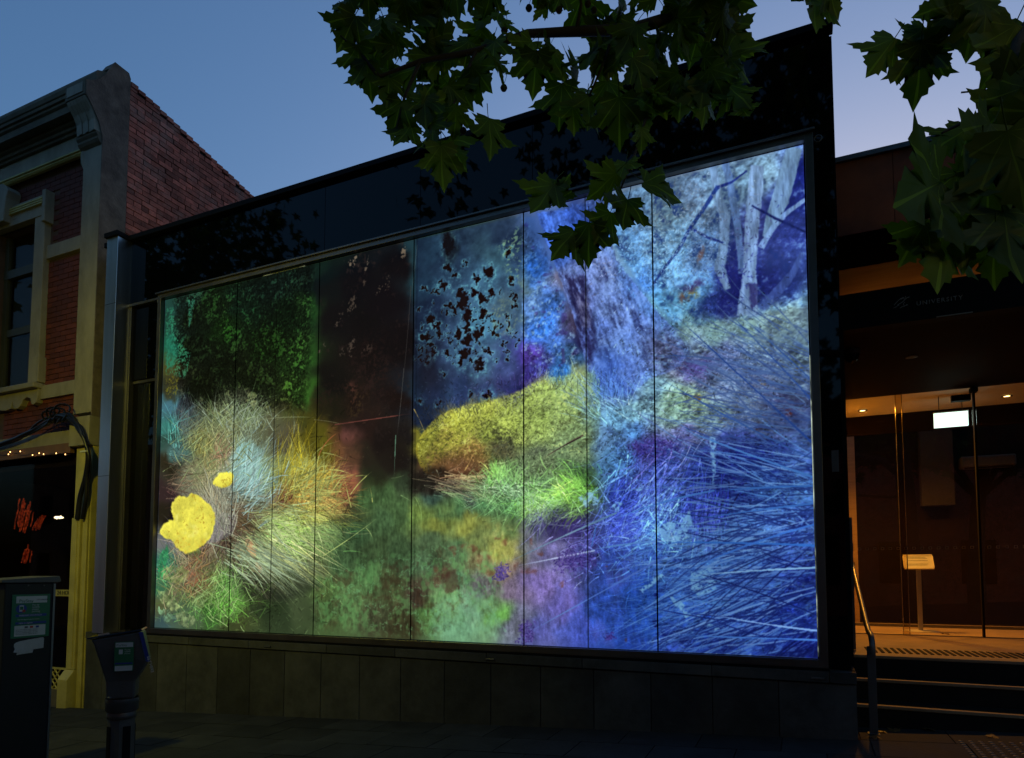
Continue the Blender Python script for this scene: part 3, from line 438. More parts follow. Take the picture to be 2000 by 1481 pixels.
# ---------------------------------------------------------------- materials
def nodes(name):
    m = bpy.data.materials.new(name); m.use_nodes = True
    return m, m.node_tree.nodes, m.node_tree.links, m.node_tree.nodes['Principled BSDF']
def surf(name, col, rough=.6, metal=0., var=.25, scale=6., bump=.15, bscale=40., spec=.5, rand=0., stain=0., stretch=(1, 1, 1), coat=0., stain_col=None):
    """noise-varied surface: base colour swings by var, fine relief, optional stains and per-object variation"""
    m, n, l, p = nodes(name)
    tc = n.new('ShaderNodeTexCoord'); mp = n.new('ShaderNodeMapping'); mp.inputs['Scale'].default_value = stretch
    geo = n.new('ShaderNodeNewGeometry'); l.new(geo.outputs['Position'], mp.inputs[0])
    no = n.new('ShaderNodeTexNoise'); no.inputs['Scale'].default_value = scale; no.inputs['Detail'].default_value = 8; no.inputs['Roughness'].default_value = .65
    l.new(mp.outputs[0], no.inputs['Vector'])
    mr = n.new('ShaderNodeMapRange'); mr.inputs[1].default_value = .3; mr.inputs[2].default_value = .7; mr.inputs[3].default_value = 1-var; mr.inputs[4].default_value = 1+var
    l.new(no.outputs[0], mr.inputs[0])
    val = mr.outputs[0]
    if rand:
        oi = n.new('ShaderNodeObjectInfo'); r2 = n.new('ShaderNodeMapRange'); r2.inputs[3].default_value = 1-rand; r2.inputs[4].default_value = 1+rand
        l.new(oi.outputs['Random'], r2.inputs[0]); mu = n.new('ShaderNodeMath'); mu.operation = 'MULTIPLY'; l.new(val, mu.inputs[0]); l.new(r2.outputs[0], mu.inputs[1]); val = mu.outputs[0]
    mx = n.new('ShaderNodeMix'); mx.data_type = 'RGBA'; mx.blend_type = 'MULTIPLY'; mx.inputs[0].default_value = 1
    mx.inputs[6].default_value = (*col, 1); l.new(val, mx.inputs[7]); out = mx.outputs[2]
    if stain:
        n2 = n.new('ShaderNodeTexNoise'); n2.inputs['Scale'].default_value = 1.7; n2.inputs['Detail'].default_value = 9; n2.inputs['Roughness'].default_value = .72; l.new(mp.outputs[0], n2.inputs['Vector'])
        s2 = n.new('ShaderNodeMapRange'); s2.inputs[1].default_value = .48; s2.inputs[2].default_value = .68; s2.inputs[4].default_value = stain; l.new(n2.outputs[0], s2.inputs[0])
        m2 = n.new('ShaderNodeMix'); m2.data_type = 'RGBA'; l.new(s2.outputs[0], m2.inputs[0]); l.new(out, m2.inputs[6]); sc = stain_col or tuple(c*.35 for c in col); m2.inputs[7].default_value = (*sc, 1); out = m2.outputs[2]
    l.new(out, p.inputs['Base Color'])
    r3 = n.new('ShaderNodeMapRange'); r3.inputs[3].default_value = max(.02, rough-.12*min(1, rough*3)); r3.inputs[4].default_value = min(1, rough+.12*min(1, rough*3)); l.new(no.outputs[0], r3.inputs[0]); l.new(r3.outputs[0], p.inputs['Roughness'])
    p.inputs['Metallic'].default_value = metal; p.inputs['Specular IOR Level'].default_value = spec; p.inputs['Coat Weight'].default_value = coat
    if bump:
        nb = n.new('ShaderNodeTexNoise'); nb.inputs['Scale'].default_value = bscale; nb.inputs['Detail'].default_value = 6; l.new(mp.outputs[0], nb.inputs['Vector'])
        b = n.new('ShaderNodeBump'); b.inputs['Strength'].default_value = bump; b.inputs['Distance'].default_value = .01; l.new(nb.outputs[0], b.inputs['Height']); l.new(b.outputs[0], p.inputs['Normal'])
    return m
def glow(name, col, strength, noise=0.):
    m, n, l, p = nodes(name); p.inputs['Base Color'].default_value = (*[c*.5 for c in col], 1)
    p.inputs['Emission Color'].default_value = (*col, 1); p.inputs['Emission Strength'].default_value = strength/EXG
    if noise:
        no = n.new('ShaderNodeTexNoise'); no.inputs['Scale'].default_value = noise; no.inputs['Detail'].default_value = 6
        g = n.new('ShaderNodeNewGeometry'); l.new(g.outputs['Position'], no.inputs['Vector'])
        mr = n.new('ShaderNodeMapRange'); mr.inputs[1].default_value = .45; mr.inputs[2].default_value = .7; mr.inputs[3].default_value = .03*strength/EXG; mr.inputs[4].default_value = strength/EXG
        l.new(no.outputs[0], mr.inputs[0]); l.new(mr.outputs[0], p.inputs['Emission Strength'])
    return m
def glass(name, tint=(.9, .95, .93), rough=.01):
    """thin architectural glass: mostly see-through, mirror by Fresnel"""
    m, n, l, p = nodes(name); n.remove(p)
    t = n.new('ShaderNodeBsdfTransparent'); t.inputs[0].default_value = (*tint, 1); g = n.new('ShaderNodeBsdfGlossy'); g.inputs['Roughness'].default_value = rough
    lw = n.new('ShaderNodeLayerWeight'); lw.inputs[0].default_value = .5; pw = n.new('ShaderNodeMath'); pw.operation = 'POWER'; pw.inputs[1].default_value = 5; l.new(lw.outputs['Facing'], pw.inputs[0])
    f = n.new('ShaderNodeMath'); f.operation = 'MULTIPLY_ADD'; f.inputs[1].default_value = .9; f.inputs[2].default_value = .035; l.new(pw.outputs[0], f.inputs[0]); mx = n.new('ShaderNodeMixShader')
    l.new(f.outputs[0], mx.inputs[0]); l.new(t.outputs[0], mx.inputs[1]); l.new(g.outputs[0], mx.inputs[2]); l.new(mx.outputs[0], n['Material Output'].inputs[0])
    return m
M = {}
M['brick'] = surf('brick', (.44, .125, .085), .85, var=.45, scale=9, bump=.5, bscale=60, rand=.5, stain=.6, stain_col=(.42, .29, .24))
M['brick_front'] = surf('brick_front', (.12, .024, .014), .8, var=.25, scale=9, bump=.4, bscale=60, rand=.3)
M['mortar'] = surf('mortar', (.016, .011, .012), .95, var=.3, bump=.4)
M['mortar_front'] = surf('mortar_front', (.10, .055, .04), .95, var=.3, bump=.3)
M['render'] = surf('weathered_render', (.16, .122, .095), .95, var=.5, scale=5, bump=.7, bscale=35, stain=.5)
M['cream'] = surf('cream_paint', (.30, .26, .195), .7, var=.2, scale=3, bump=.2, bscale=25, stain=.5, stain_col=(.15, .125, .08), stretch=(1.6, 1.6, .7))
M['soot'] = surf('sooty_cornice', (.14, .112, .076), .85, var=.3, scale=4, bump=.3, stain=.5)
M['dark_wood'] = surf('dark_sash_paint', (.05, .05, .03), .6, var=.2)
M['black'] = surf('black_paint', (.005, .005, .0055), .7, var=.2, bump=.05, spec=.12)
M['black_glass'] = surf('black_glass', (.001, .0013, .002), .03, var=.1, bump=0, spec=.17)
M['steel'] = surf('brushed_steel', (.72, .71, .70), .34, metal=1, var=.12, scale=5, bump=.03, bscale=200, stretch=(1, 1, .04))
M['alu'] = surf('aluminium', (.17, .155, .14), .45, metal=1, var=.15, scale=4, bump=.04)
M['chrome'] = surf('polished_steel', (.13, .125, .12), .42, metal=.6, var=.05, bump=0)
M['plinth'] = surf('plinth_stone', (.058, .058, .06), .85, var=.4, scale=3, bump=.3, bscale=30, rand=.3, stain=.6, spec=.25)
M['bluestone'] = surf('bluestone', (.024, .024, .025), .85, var=.4, scale=4, bump=.4, bscale=45, rand=.3, stain=.4, spec=.25)
M['asphalt'] = surf('asphalt', (.045, .045, .047), .85, var=.3, scale=12, bump=.6, bscale=120)
M['rust'] = surf('rusted_steel', (.30, .085, .035), .75, var=.3, scale=3, bump=.12, rand=.12, stain=.4, stain_col=(.08, .028, .016))
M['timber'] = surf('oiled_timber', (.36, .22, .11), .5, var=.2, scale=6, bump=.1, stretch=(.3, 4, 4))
M['plaster'] = surf('plaster', (.55, .47, .36), .8, var=.06, bump=.05)
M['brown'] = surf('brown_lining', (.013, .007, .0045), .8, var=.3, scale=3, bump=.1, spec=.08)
M['landing'] = surf('sandstone_landing', (.33, .22, .12), .7, var=.2, scale=5, bump=.2, stain=.3)
M['step'] = surf('step_stone', (.02, .017, .014), .85, var=.3, bump=.2, spec=.15)
M['stand'] = surf('satin_stand', (.5, .45, .38), .45, var=.08, bump=.03)
M['shop_glass'] = glass('shop_glass', (.85, .85, .85), .02)
for q_ in M['shop_glass'].node_tree.nodes:
    if q_.type == 'MATH' and q_.operation == 'MULTIPLY_ADD': q_.inputs[1].default_value = .25; q_.inputs[2].default_value = .012
M['grey_metal'] = surf('grey_powder_coat', (.10, .10, .10), .45, metal=.3, var=.15, bump=.08)
M['machine'] = surf('navy_powder_coat', (.005, .006, .009), .6, var=.2, bump=.1)
M['cable'] = surf('cable_jacket', (.006, .006, .008), .35, var=.2, bump=.05)
M['white'] = surf('white_print', (.62, .63, .62), .5, var=.05, bump=0)
M['green'] = surf('green_print', (.02, .17, .07), .4, var=.1, bump=0)
M['blue'] = surf('blue_print', (.02, .05, .28), .4, var=.1, bump=0)
M['ink'] = surf('dark_ink', (.02, .03, .03), .5, var=.05, bump=0)
M['red'] = surf('red_print', (.45, .04, .03), .5, var=.05, bump=0)
M['paper'] = surf('torn_paper', (.5, .5, .5), .85, var=.15, bump=.3)
M['yellow_paint'] = surf('ochre_paint', (.50, .42, .13), .6, var=.2, scale=3, bump=.2, stain=.4, stain_col=(.2, .17, .05))
M['silver'] = surf('silver_letter', (.22, .22, .21), .4, metal=.6, var=.1, bump=0)
M['bark'] = surf('plane_bark', (.12, .10, .07), .85, var=.5, scale=10, bump=.6)
M['twig'] = surf('twig_bark', (.06, .045, .03), .85, var=.3, bump=.3)
M['fruit'] = surf('fruit_ball', (.07, .05, .02), .95, var=.3, bump=1, bscale=300)
M['glass'] = glass('clear_glass'); M['smoke'] = glass('smoked_glass', (.35, .38, .36))
def leaf_material(name, c0, c1, trans=.35):
    m, n, l, p = nodes(name)
    oi = n.new('ShaderNodeObjectInfo'); no = n.new('ShaderNodeTexNoise'); no.inputs['Scale'].default_value = 22; g = n.new('ShaderNodeNewGeometry'); l.new(g.outputs['Position'], no.inputs['Vector'])
    ad = n.new('ShaderNodeMath'); ad.operation = 'MULTIPLY_ADD'; ad.inputs[1].default_value = .6; l.new(oi.outputs['Random'], ad.inputs[0]); 
    mu = n.new('ShaderNodeMath'); mu.operation = 'MULTIPLY'; mu.inputs[1].default_value = .5; l.new(no.outputs[0], mu.inputs[0]); l.new(mu.outputs[0], ad.inputs[2])
    mx = n.new('ShaderNodeMix'); mx.data_type = 'RGBA'; mx.inputs[6].default_value = (*c0, 1); mx.inputs[7].default_value = (*c1, 1); l.new(ad.outputs[0], mx.inputs[0])
    # pale veins: the midrib and two pairs of ribs fanning from the stalk, in the leaf's own coordinates
    tc = n.new('ShaderNodeTexCoord'); sx = n.new('ShaderNodeSeparateXYZ'); l.new(tc.outputs['Object'], sx.inputs[0])
    def mth(op, a, b_=None):
        q = n.new('ShaderNodeMath'); q.operation = op
        for i_, v_ in enumerate((a, b_)):
            if v_ is None: continue
            if isinstance(v_, (int, float)): q.inputs[i_].default_value = v_
            else: l.new(v_, q.inputs[i_])
        return q.outputs[0]
    ax_ = mth('ABSOLUTE', sx.outputs[0]); an = mth('ARCTAN2', ax_, sx.outputs[1]); best = None
    for a_, w_ in ((0., .030), (.70, .028), (1.35, .035)):
        d_ = mth('DIVIDE', mth('ABSOLUTE', mth('SUBTRACT', an, a_)), w_); best = d_ if best is None else mth('MINIMUM', best, d_)
    vein = mth('MULTIPLY', mth('LESS_THAN', best, 1.), .55); vm = n.new('ShaderNodeMix'); vm.data_type = 'RGBA'; l.new(vein, vm.inputs[0]); l.new(mx.outputs[2], vm.inputs[6]); vm.inputs[7].default_value = (*[min(1, q_*2.4) for q_ in c1], 1); mx = vm
    l.new(mx.outputs[2], p.inputs['Base Color']); p.inputs['Roughness'].default_value = .48; p.inputs['Specular IOR Level'].default_value = .35
    t = n.new('ShaderNodeBsdfTranslucent'); br = n.new('ShaderNodeMix'); br.data_type = 'RGBA'; br.blend_type = 'MULTIPLY'; br.inputs[0].default_value = 1; br.inputs[7].default_value = (1.5, 1.7, .5, 1); l.new(mx.outputs[2], br.inputs[6]); l.new(br.outputs[2], t.inputs[0])
    ms = n.new('ShaderNodeMixShader'); ms.inputs[0].default_value = trans; l.new(p.outputs[0], ms.inputs[1]); l.new(t.outputs[0], ms.inputs[2]); l.new(ms.outputs[0], n['Material Output'].inputs[0])
    return m
M['leaf'] = leaf_material('plane_leaf', (.04, .075, .010), (.12, .17, .018), .42)
def text(name, body, mat, parent, loc, size, rot=(90, 0, 0), depth=.002, align='LEFT', space=1.):
    c = bpy.data.curves.new(name, 'FONT'); c.body = body; c.size = size; c.extrude = depth; c.align_x = align; c.align_y = 'CENTER'; c.space_character = space; c.resolution_u = 3
    t = bpy.data.objects.new(name, c); COL.objects.link(t); bpy.context.view_layer.update()
    me = bpy.data.meshes.new_from_object(t.evaluated_get(bpy.context.evaluated_depsgraph_get())); bpy.data.objects.remove(t); bpy.data.curves.remove(c)
    me.materials.clear(); me.materials.append(mat)
    o = link(bpy.data.objects.new(name, me), parent); o.location = loc; o.rotation_euler = [R(a) for a in rot]; return o
def spot(name, parent, loc, target, energy, col, size=120, blend=1., radius=.06):
    d = bpy.data.lights.new(name, 'SPOT'); d.energy = energy/EXG; d.color = col; d.spot_size = R(size); d.spot_blend = blend; d.shadow_soft_size = radius
    o = link(bpy.data.objects.new(name, d), parent); o.location = loc; o.rotation_euler = (Vector(target)-Vector(loc)).to_track_quat('-Z', 'Y').to_euler(); return o
def point(name, parent, loc, energy, col, radius=.05):
    d = bpy.data.lights.new(name, 'POINT'); d.energy = energy/EXG; d.color = col; d.shadow_soft_size = radius
    o = link(bpy.data.objects.new(name, d), parent); o.location = loc; return o
# ================================================================ SETTING
# ---------------------------------------------------------------- ground, road, kerb, footpath
mb = MB(); xs = [-300, -40, -20, -10, 0, 12, 40, 300]; ys = [-300, -60, -12, 1.6, 2.6, 5.6, 60, 300]
for x in xs:
    for y in ys: mb.v.append((x, y, ground(x, y)-.16))
for i in range(len(xs)-1):
    for j in range(len(ys)-1):
        a = i*len(ys)+j; mb.f.append((a, a+len(ys), a+len(ys)+1, a+1)); mb.sm.append(False)
tag(mb.build('road', M['asphalt']), kind='structure')
def slab(mb, x0, x1, y0, y1, t=.05, top=0., gap=.004):
    """a stone following the fall of the street"""
    x0 += gap; x1 -= gap; y0 += gap; y1 -= gap; vs = []
    for z in (-t, top):
        for x, y in ((x0, y0), (x1, y0), (x1, y1), (x0, y1)): vs.append((x, y, ground(x, y)+z))
    return mb.add(vs, [(0, 3, 2, 1), (4, 5, 6, 7), (0, 1, 5, 4), (1, 2, 6, 5), (2, 3, 7, 6), (3, 0, 4, 7)])
mb = MB()
for i in range(26): slab(mb, -15+i, -14+i, 2.55, 5.62, .1, -.012, 0)
for i in range(6): slab(mb, .33+i, 1.33+i, 5.62, 6.3, .1, -.012, 0)
footpath = tag(mb.build('footpath', M['mortar']), kind='structure')
for j in range(7):
    y0 = 2.55+j*.438
    for i in range(24):
        x0 = -10.4+i*.6+(.3 if j % 2 else 0)
        if x0 > 3: continue
        if j == 6 and x0+.6 > .34 and x0 < 2.9: pass
        slab(MB(), x0, x0+.6, y0, y0+.438, .02, rnd.uniform(-.0015, .0015)).build('paving_stone', M['bluestone'], footpath)
for i in range(5):
    slab(MB(), .34+i*.6, .94+i*.6, 5.62, 6.06, .02, 0).build('paving_stone', M['bluestone'], footpath)
mb = MB()
for i in range(30): slab(mb, -15+i*.9, -14.1+i*.9, 2.25, 2.55, .16, 0, .003)
tag(mb.build('kerb', M['bluestone']), kind='structure')
# raised studs of the tactile paving before the steps
mb = MB()
for i in range(30):
    for j in range(9):
        x = .98+i*.06; y = 5.22+j*.06; z = ground(x, y)
        mb.lathe([(.017, 0), (.014, .005), (.0001, .0055)], (x, y, z), 8)
studs = mb.build('tactile_stud', M['grey_metal'], footpath); tag(studs, kind='stuff')

# ================================================================ THE VICTORIAN BRICK BUILDING
BX = -8.72                     # its side wall
vb = empty('brick_building', (-9.2, 5.8, ground(-9.2, 5.7)), 'old two-storey red brick building with cream trim and heavy cornice', 'building')
vb.location = (0, 0, 0)
def P(mb, name, mat, parent=None, bevel=0): return mb.build(name, mat, parent if parent is not None else vb, bevel)
# core walls
P(MB().prism([(5.80, -.6), (13, -.6), (13, 6.9), (8.6, 7.92), (7.3, 8.22), (6.03, 8.42), (5.80, 8.42)], 'x', BX-.03, BX-.30), 'side_wall', M['mortar'])
P(MB().box(-14, -11.3, 5.80, 6.1, 3.3, 8.0).box(-10.272, BX-.3, 5.80, 6.1, 3.3, 8.0).box(-11.3, -10.272, 5.80, 6.1, 3.3, 4.115).box(-11.3, -10.272, 5.80, 6.1, 6.62, 8.0), 'front_wall', M['mortar_front'])
P(MB().box(-14, BX-.3, 11.8, 12, -.6, 7), 'rear_wall', M['render'])
P(MB().box(-14, BX-.3, 6.1, 11.8, 7.2, 7.4), 'roof', M['render'])
# rendered end of the parapet with its raised block
prof = [(5.655, 3.5), (5.655, 7.40), (5.60, 7.58), (5.50, 7.74), (5.41, 7.85), (5.405, 8.05), (5.47, 8.085), (5.57, 8.17), (5.66, 8.30), (5.72, 8.44), (5.79, 8.58), (6.0, 8.57), (6.03, 8.50), (6.03, 3.5)]
P(MB().prism(prof, 'x', BX, BX-.014), 'end_wall', M['render']); P(MB().prism([(5.80, 8.43), (5.72, 8.44), (5.79, 8.575), (6.0, 8.565), (6.03, 8.43)], 'x', BX-.0145, BX-.20), 'parapet_block', M['render'])
# bricks of the side wall
def brick_mesh(l, h, t, mat, seed):
    q = random.Random(seed); j = lambda: q.uniform(-.003, .003); m = MB()
    m.add([(-l/2+j(), -t, -h/2+j()), (l/2+j(), -t, -h/2+j()), (l/2+j(), -t, h/2+j()), (-l/2+j(), -t, h/2+j()), (-l/2, 0, -h/2), (l/2, 0, -h/2), (l/2, 0, h/2), (-l/2, 0, h/2)],
          [(0, 1, 2, 3), (0, 4, 5, 1), (1, 5, 6, 2), (2, 6, 7, 3), (3, 7, 4, 0)])
    return m.mesh('brick', mat)
CH = .0765
st_side = [brick_mesh(.230, .0655, .014+.004*(k % 3), M['brick'], k) for k in range(5)]
hd_side = [brick_mesh(.108, .068, .014+.004*(k % 3), M['brick'], 9+k) for k in range(4)]
row = 0; z = 5.95; n_brick = 0; extra = MB()
while z < 8.5:
    header = row % 6 == 4; L = .118 if header else .242; y = 6.035+(0 if row % 2 or header else L*.5)
    if not header and row % 2 == 0:
        y = 6.035+.121
        if z < 8.4: o = link(bpy.data.objects.new('brick', rnd.choice(hd_side)), vb); o.location = (BX-.03, 6.035+.0605, z); o.rotation_euler = (0, 0, R(90)); n_brick += 1
    while y < 8.55:
        top = 8.44-(y-6.03)*.20; lowest = 5.90+(y-6.05)*.80
        if z+.04 < top and z > lowest:
            o = link(bpy.data.objects.new('brick', rnd.choice(hd_side if header else st_side)), vb)
            o.location = (BX-.03, y+L/2, z); o.rotation_euler = (0, 0, R(90)); n_brick += 1
        y += L
    z += CH; row += 1
# header course that caps the rake
for k in range(21):
    y = 6.10+k*.118; zt = 8.475-(y-6.03)*.20
    MB().box(BX-.27, BX-.004, y-.054, y+.054, zt-.05, zt+.012+rnd.uniform(-.006, .006)).build('coping_brick', M['brick'], vb)
# bricks of the front, between the trim
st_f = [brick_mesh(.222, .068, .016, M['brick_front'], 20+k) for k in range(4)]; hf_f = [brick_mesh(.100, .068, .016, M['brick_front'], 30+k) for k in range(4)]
many = MB()
for (z0, z1, x0, x1, single) in ((4.08, 5.955, -10.02, -9.12, True), (3.36, 3.88, -10.95, -9.12, True), (6.16, 7.28, -11.0, -9.12, False)):
    r0 = 0; z = z0+.04
    while z < z1-.02:
        x = x0-(.121 if r0 % 2 else 0)
        while x < x1:
            a, b = max(x, x0), min(x+.232, x1)
            if b-a > .06:
                if single:
                    o = link(bpy.data.objects.new('brick', rnd.choice(st_f if b-a > .2 else hf_f)), vb); o.location = ((a+b)/2, 5.80, z); o.scale.x = (b-a-.01)/(.222 if b-a > .2 else .100); n_brick += 1
                elif a > -10.05 or z > 6.99: many.box(a+.005, b-.005, 5.786, 5.80, z-.034, z+.034)
            x += .232
        z += CH; r0 += 1
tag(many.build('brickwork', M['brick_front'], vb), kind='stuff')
# pilaster, bands, capital, frieze, cornice
P(MB().box(-9.12, -8.735, 5.66, 5.86, 3.55, 7.36), 'pilaster', M['cream'], bevel=.004)
P(MB().box(-9.14, -8.722, 5.63, 5.86, 3.10, 3.498), 'pilaster_base', M['cream'], bevel=.006)
P(MB().prism([(5.655, 7.30), (5.62, 7.33), (5.60, 7.36), (5.60, 7.39), (5.575, 7.42), (5.57, 7.45), (5.80, 7.45), (5.80, 7.30)], 'x', -9.17, -8.735), 'capital', M['soot'])
for (za, zb) in ((5.96, 6.155), (3.88, 4.075)):
    P(MB().box(-10.02, -9.125, 5.74, 5.81, za, zb), 'string_band', M['cream'], bevel=.004)
# fluted console under the cornice end
mb = MB()
for k in range(6):
    xa = -9.13+k*.0655
    mb.prism([(5.56-.012*(k % 2), 7.45), (5.55-.012*(k % 2), 7.60), (5.50, 7.70), (5.43, 7.79), (5.405, 7.84), (5.80, 7.84), (5.80, 7.45)], 'x', xa, xa+.060)
P(mb, 'console', M['cream'])
P(MB().box(-9.15, -8.735, 5.395, 5.80, 7.845, 8.06), 'console_block', M['soot'], bevel=.008)
P(MB().box(-9.10, -8.77, 5.385, 5.394, 7.885, 8.02), 'panel', M['cream'])
P(MB().box(-14, -9.135, 5.74, 5.82, 7.36, 7.66), 'frieze', M['cream'], bevel=.004)
P(MB().prism([(5.74, 7.30), (5.70, 7.30), (5.68, 7.32), (5.68, 7.335), (5.66, 7.345), (5.66, 7.365), (5.74, 7.365)], 'x', -14, -9.135), 'frieze_moulding', M['yellow_paint'])
P(MB().prism([(5.76, 7.66), (5.70, 7.66), (5.69, 7.69), (5.66, 7.70), (5.655, 7.74), (5.62, 7.755), (5.61, 7.79), (5.76, 7.79)], 'x', -14, -9.155), 'bed_moulding', M['soot'])
P(MB().prism([(5.8, 7.79), (5.52, 7.80), (5.50, 7.80), (5.50, 7.90), (5.47, 7.92), (5.465, 7.95), (5.44, 7.96), (5.435, 8.0), (5.42, 8.01), (5.405, 8.06), (5.41, 8.09), (5.8, 8.20)], 'x', -14, -9.155), 'cornice', M['soot'])
P(MB().prism([(5.55, 8.09), (5.545, 8.26), (5.56, 8.30), (5.8, 8.42), (5.8, 8.09)], 'x', -14, -8.735), 'parapet', M['soot'])
P(MB().tube([(-9.14, 5.70, 7.36), (-9.15, 5.69, 7.25), (-9.145, 5.69, 7.15), (-9.12, 5.69, 7.06)], [.045, .05, .045, .03], 8), 'scroll', M['cream'])
# window with hood, keystone, sill
win = empty('window'); win.parent = vb
P(MB().box(-10.27, -10.03, 5.71, 5.83, 4.12, 6.62), 'architrave', M['cream'], win, .006)
P(MB().box(-11.9, -10.03, 5.70, 5.83, 6.62, 6.93), 'hood', M['cream'], win, .006)
for k in range(3): P(MB().box(-11.9, -10.045, 5.665-.0*k, 5.70, 6.78+k*.035, 6.80+k*.035), 'hood_moulding', M['yellow_paint'], win)
P(MB().box(-10.06, -9.98, 5.67, 5.82, 6.50, 6.98), 'hood_stop', M['cream'], win, .01)
P(MB().box(-10.16, -9.98, 5.68, 5.82, 4.12, 4.50), 'architrave_block', M['cream'], win, .01)
P(MB().prism([(-11.3, 6.66), (-10.86, 6.66), (-10.82, 7.02), (-10.78, 7.12), (-10.84, 7.2), (-10.95, 7.26), (-11.3, 7.28)], 'y', 5.60, 5.80), 'keystone', M['cream'], win, .012)
P(MB().box(-11.9, -9.975, 5.62, 5.83, 4.03, 4.11), 'sill', M['cream'], win, .012)
sc = [(-11.9, 4.03), (-9.99, 4.03), (-10.0, 3.92), (-10.03, 3.83), (-10.1, 3.80), (-10.14, 3.82), (-10.17, 3.90), (-10.25, 3.93), (-10.34, 3.90), (-10.40, 3.82), (-10.47, 3.78), (-10.56, 3.80), (-10.60, 3.90), (-10.63, 3.80), (-10.75, 3.78), (-10.9, 3.80), (-11.9, 3.80)]
P(MB().prism(sc, 'y', 5.70, 5.80), 'apron', M['cream'], win, .006)
P(MB().box(-11.9, -10.275, 5.90, 5.94, 5.02, 5.13), 'meeting_rail', M['dark_wood'], win)
P(MB().box(-11.9, -10.275, 5.87, 5.94, 5.93, 6.06), 'transom', M['dark_wood'], win)
P(MB().box(-10.37, -10.275, 5.88, 5.95, 4.12, 6.60), 'sash_frame', M['dark_wood'], win)
P(MB().box(-11.3, -11.21, 5.88, 5.95, 4.12, 6.60), 'sash_frame', M['dark_wood'], win)
for za, zb in ((4.12, 5.02), (5.13, 5.93), (6.06, 6.60)): P(MB().box(-11.2, -10.375, 5.915, 5.921, za, zb), 'pane', M['shop_glass'], win)
P(MB().box(-12.0, -10.28, 6.02, 6.04, 4.1, 6.62), 'blind', surf('drawn_blind', (.02, .02, .018), .9, var=.2), win)
# ground floor: beam, awning board, shop window, stall board
P(MB().box(-14, -9.145, 5.70, 6.1, 3.17, 3.355), 'shop_beam', M['cream'], bevel=.004); P(MB().box(-14, -9.08, 5.853, 5.9, 2.90, 3.16), 'shop_head', M['brown'])
P(MB().box(-14, -9.15, 5.66, 5.72, 3.03, 3.165), 'awning_board', surf('brown_board', (.16, .075, .035), .6, var=.25, scale=5))
P(MB().box(-9.075, -8.73, 5.70, 6.1, -.5, 3.098), 'corner_pier', M['yellow_paint'], bevel=.01)
P(MB().box(-14, -9.16, 5.80, 5.90, -.6, -.22), 'stall_board', M['soot'])
P(MB().box(-14, -9.16, 9.0, 9.1, -.6, 3.2), 'shop_back_wall', M['brown']); P(MB().box(-14.3, -14, 5.80, 12, -.8, 8.0), 'party_wall', M['brown'])
P(MB().box(-14, -9.16, 5.90, 9.0, 3.16, 3.2), 'shop_ceiling', M['brown'])
P(MB().box(-14, -9.16, 5.90, 9.0, -.55, -.5), 'shop_floor', M['brown'])
P(MB().box(-14, -9.078, 5.845, 5.852, .08, 2.98), 'shop_window', M['shop_glass'])
P(MB().box(-14, -9.078, 5.83, 5.87, 1.06, 1.15), 'sign_strip', M['yellow_paint'])
text('lettering', '24 HOURS', M['ink'], vb, (-9.18, 5.826, 1.105), .085, align='RIGHT')
mb = MB()
for k in range(8):
    for s in (-1, 1):
        x = -9.98+k*.10; mb.tube([(x, 5.822, -.21), (x+s*.27, 5.822, .06)], .011, 5)
P(mb.box(-9.9, -9.17, 5.815, 5.835, .055, .08).box(-9.9, -9.17, 5.815, 5.835, -.235, -.21), 'vent_grille', M['yellow_paint'])
P(MB().box(-9.9, -9.17, 5.86, 5.88, -.23, .07), 'vent_back', M['black'])
# glowing tubes behind the shop glass, standing in for red reflections on it
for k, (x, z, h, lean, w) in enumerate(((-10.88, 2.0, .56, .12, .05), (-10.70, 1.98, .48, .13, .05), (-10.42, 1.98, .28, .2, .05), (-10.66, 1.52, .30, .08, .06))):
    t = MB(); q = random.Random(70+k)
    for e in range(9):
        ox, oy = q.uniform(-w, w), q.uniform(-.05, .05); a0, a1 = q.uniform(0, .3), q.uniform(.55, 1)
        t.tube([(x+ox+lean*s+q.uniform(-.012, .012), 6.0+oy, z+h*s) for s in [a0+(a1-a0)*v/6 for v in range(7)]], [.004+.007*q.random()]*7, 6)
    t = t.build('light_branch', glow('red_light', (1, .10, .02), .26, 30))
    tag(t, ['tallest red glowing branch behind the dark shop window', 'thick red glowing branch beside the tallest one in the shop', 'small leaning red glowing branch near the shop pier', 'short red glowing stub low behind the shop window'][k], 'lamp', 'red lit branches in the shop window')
t = MB()
for k in range(9): t.lathe([(.0001, -.012), (.012, -.004), (.012, .004), (.0001, .012)], (-9.98+k*.022, 6.0, 2.19+.014*math.sin(k*2.3)), 6)
tag(t.build('pendant_lamp', glow('warm_bulb', (1, .75, .42), 5)), 'small cluster of bright warm bulbs hanging inside the shop', 'lamp')
fl = empty('fairy_light_string', label='string of tiny warm fairy lights along the brown awning board', cat='lights')
MB().tube([(-11.0+i*.1, 5.645, 3.14-.007*i+.02*math.sin(i*1.3)) for i in range(20)], .003, 5).build('wire', M['cable'], fl)
for x, z in ((-10.50, 3.10), (-10.46, 3.13), (-10.22, 3.12), (-9.93, 3.045), (-9.68, 3.04), (-9.40, 3.03), (-9.20, 3.0), (-9.78, 3.06)):
    MB().lathe([(.0001, -.011), (.0065, -.004), (.006, .005), (.0001, .010)], (x, 5.63, z), 7).build('bulb', glow('fairy_bulb', (1, .5, .16), 5), fl)
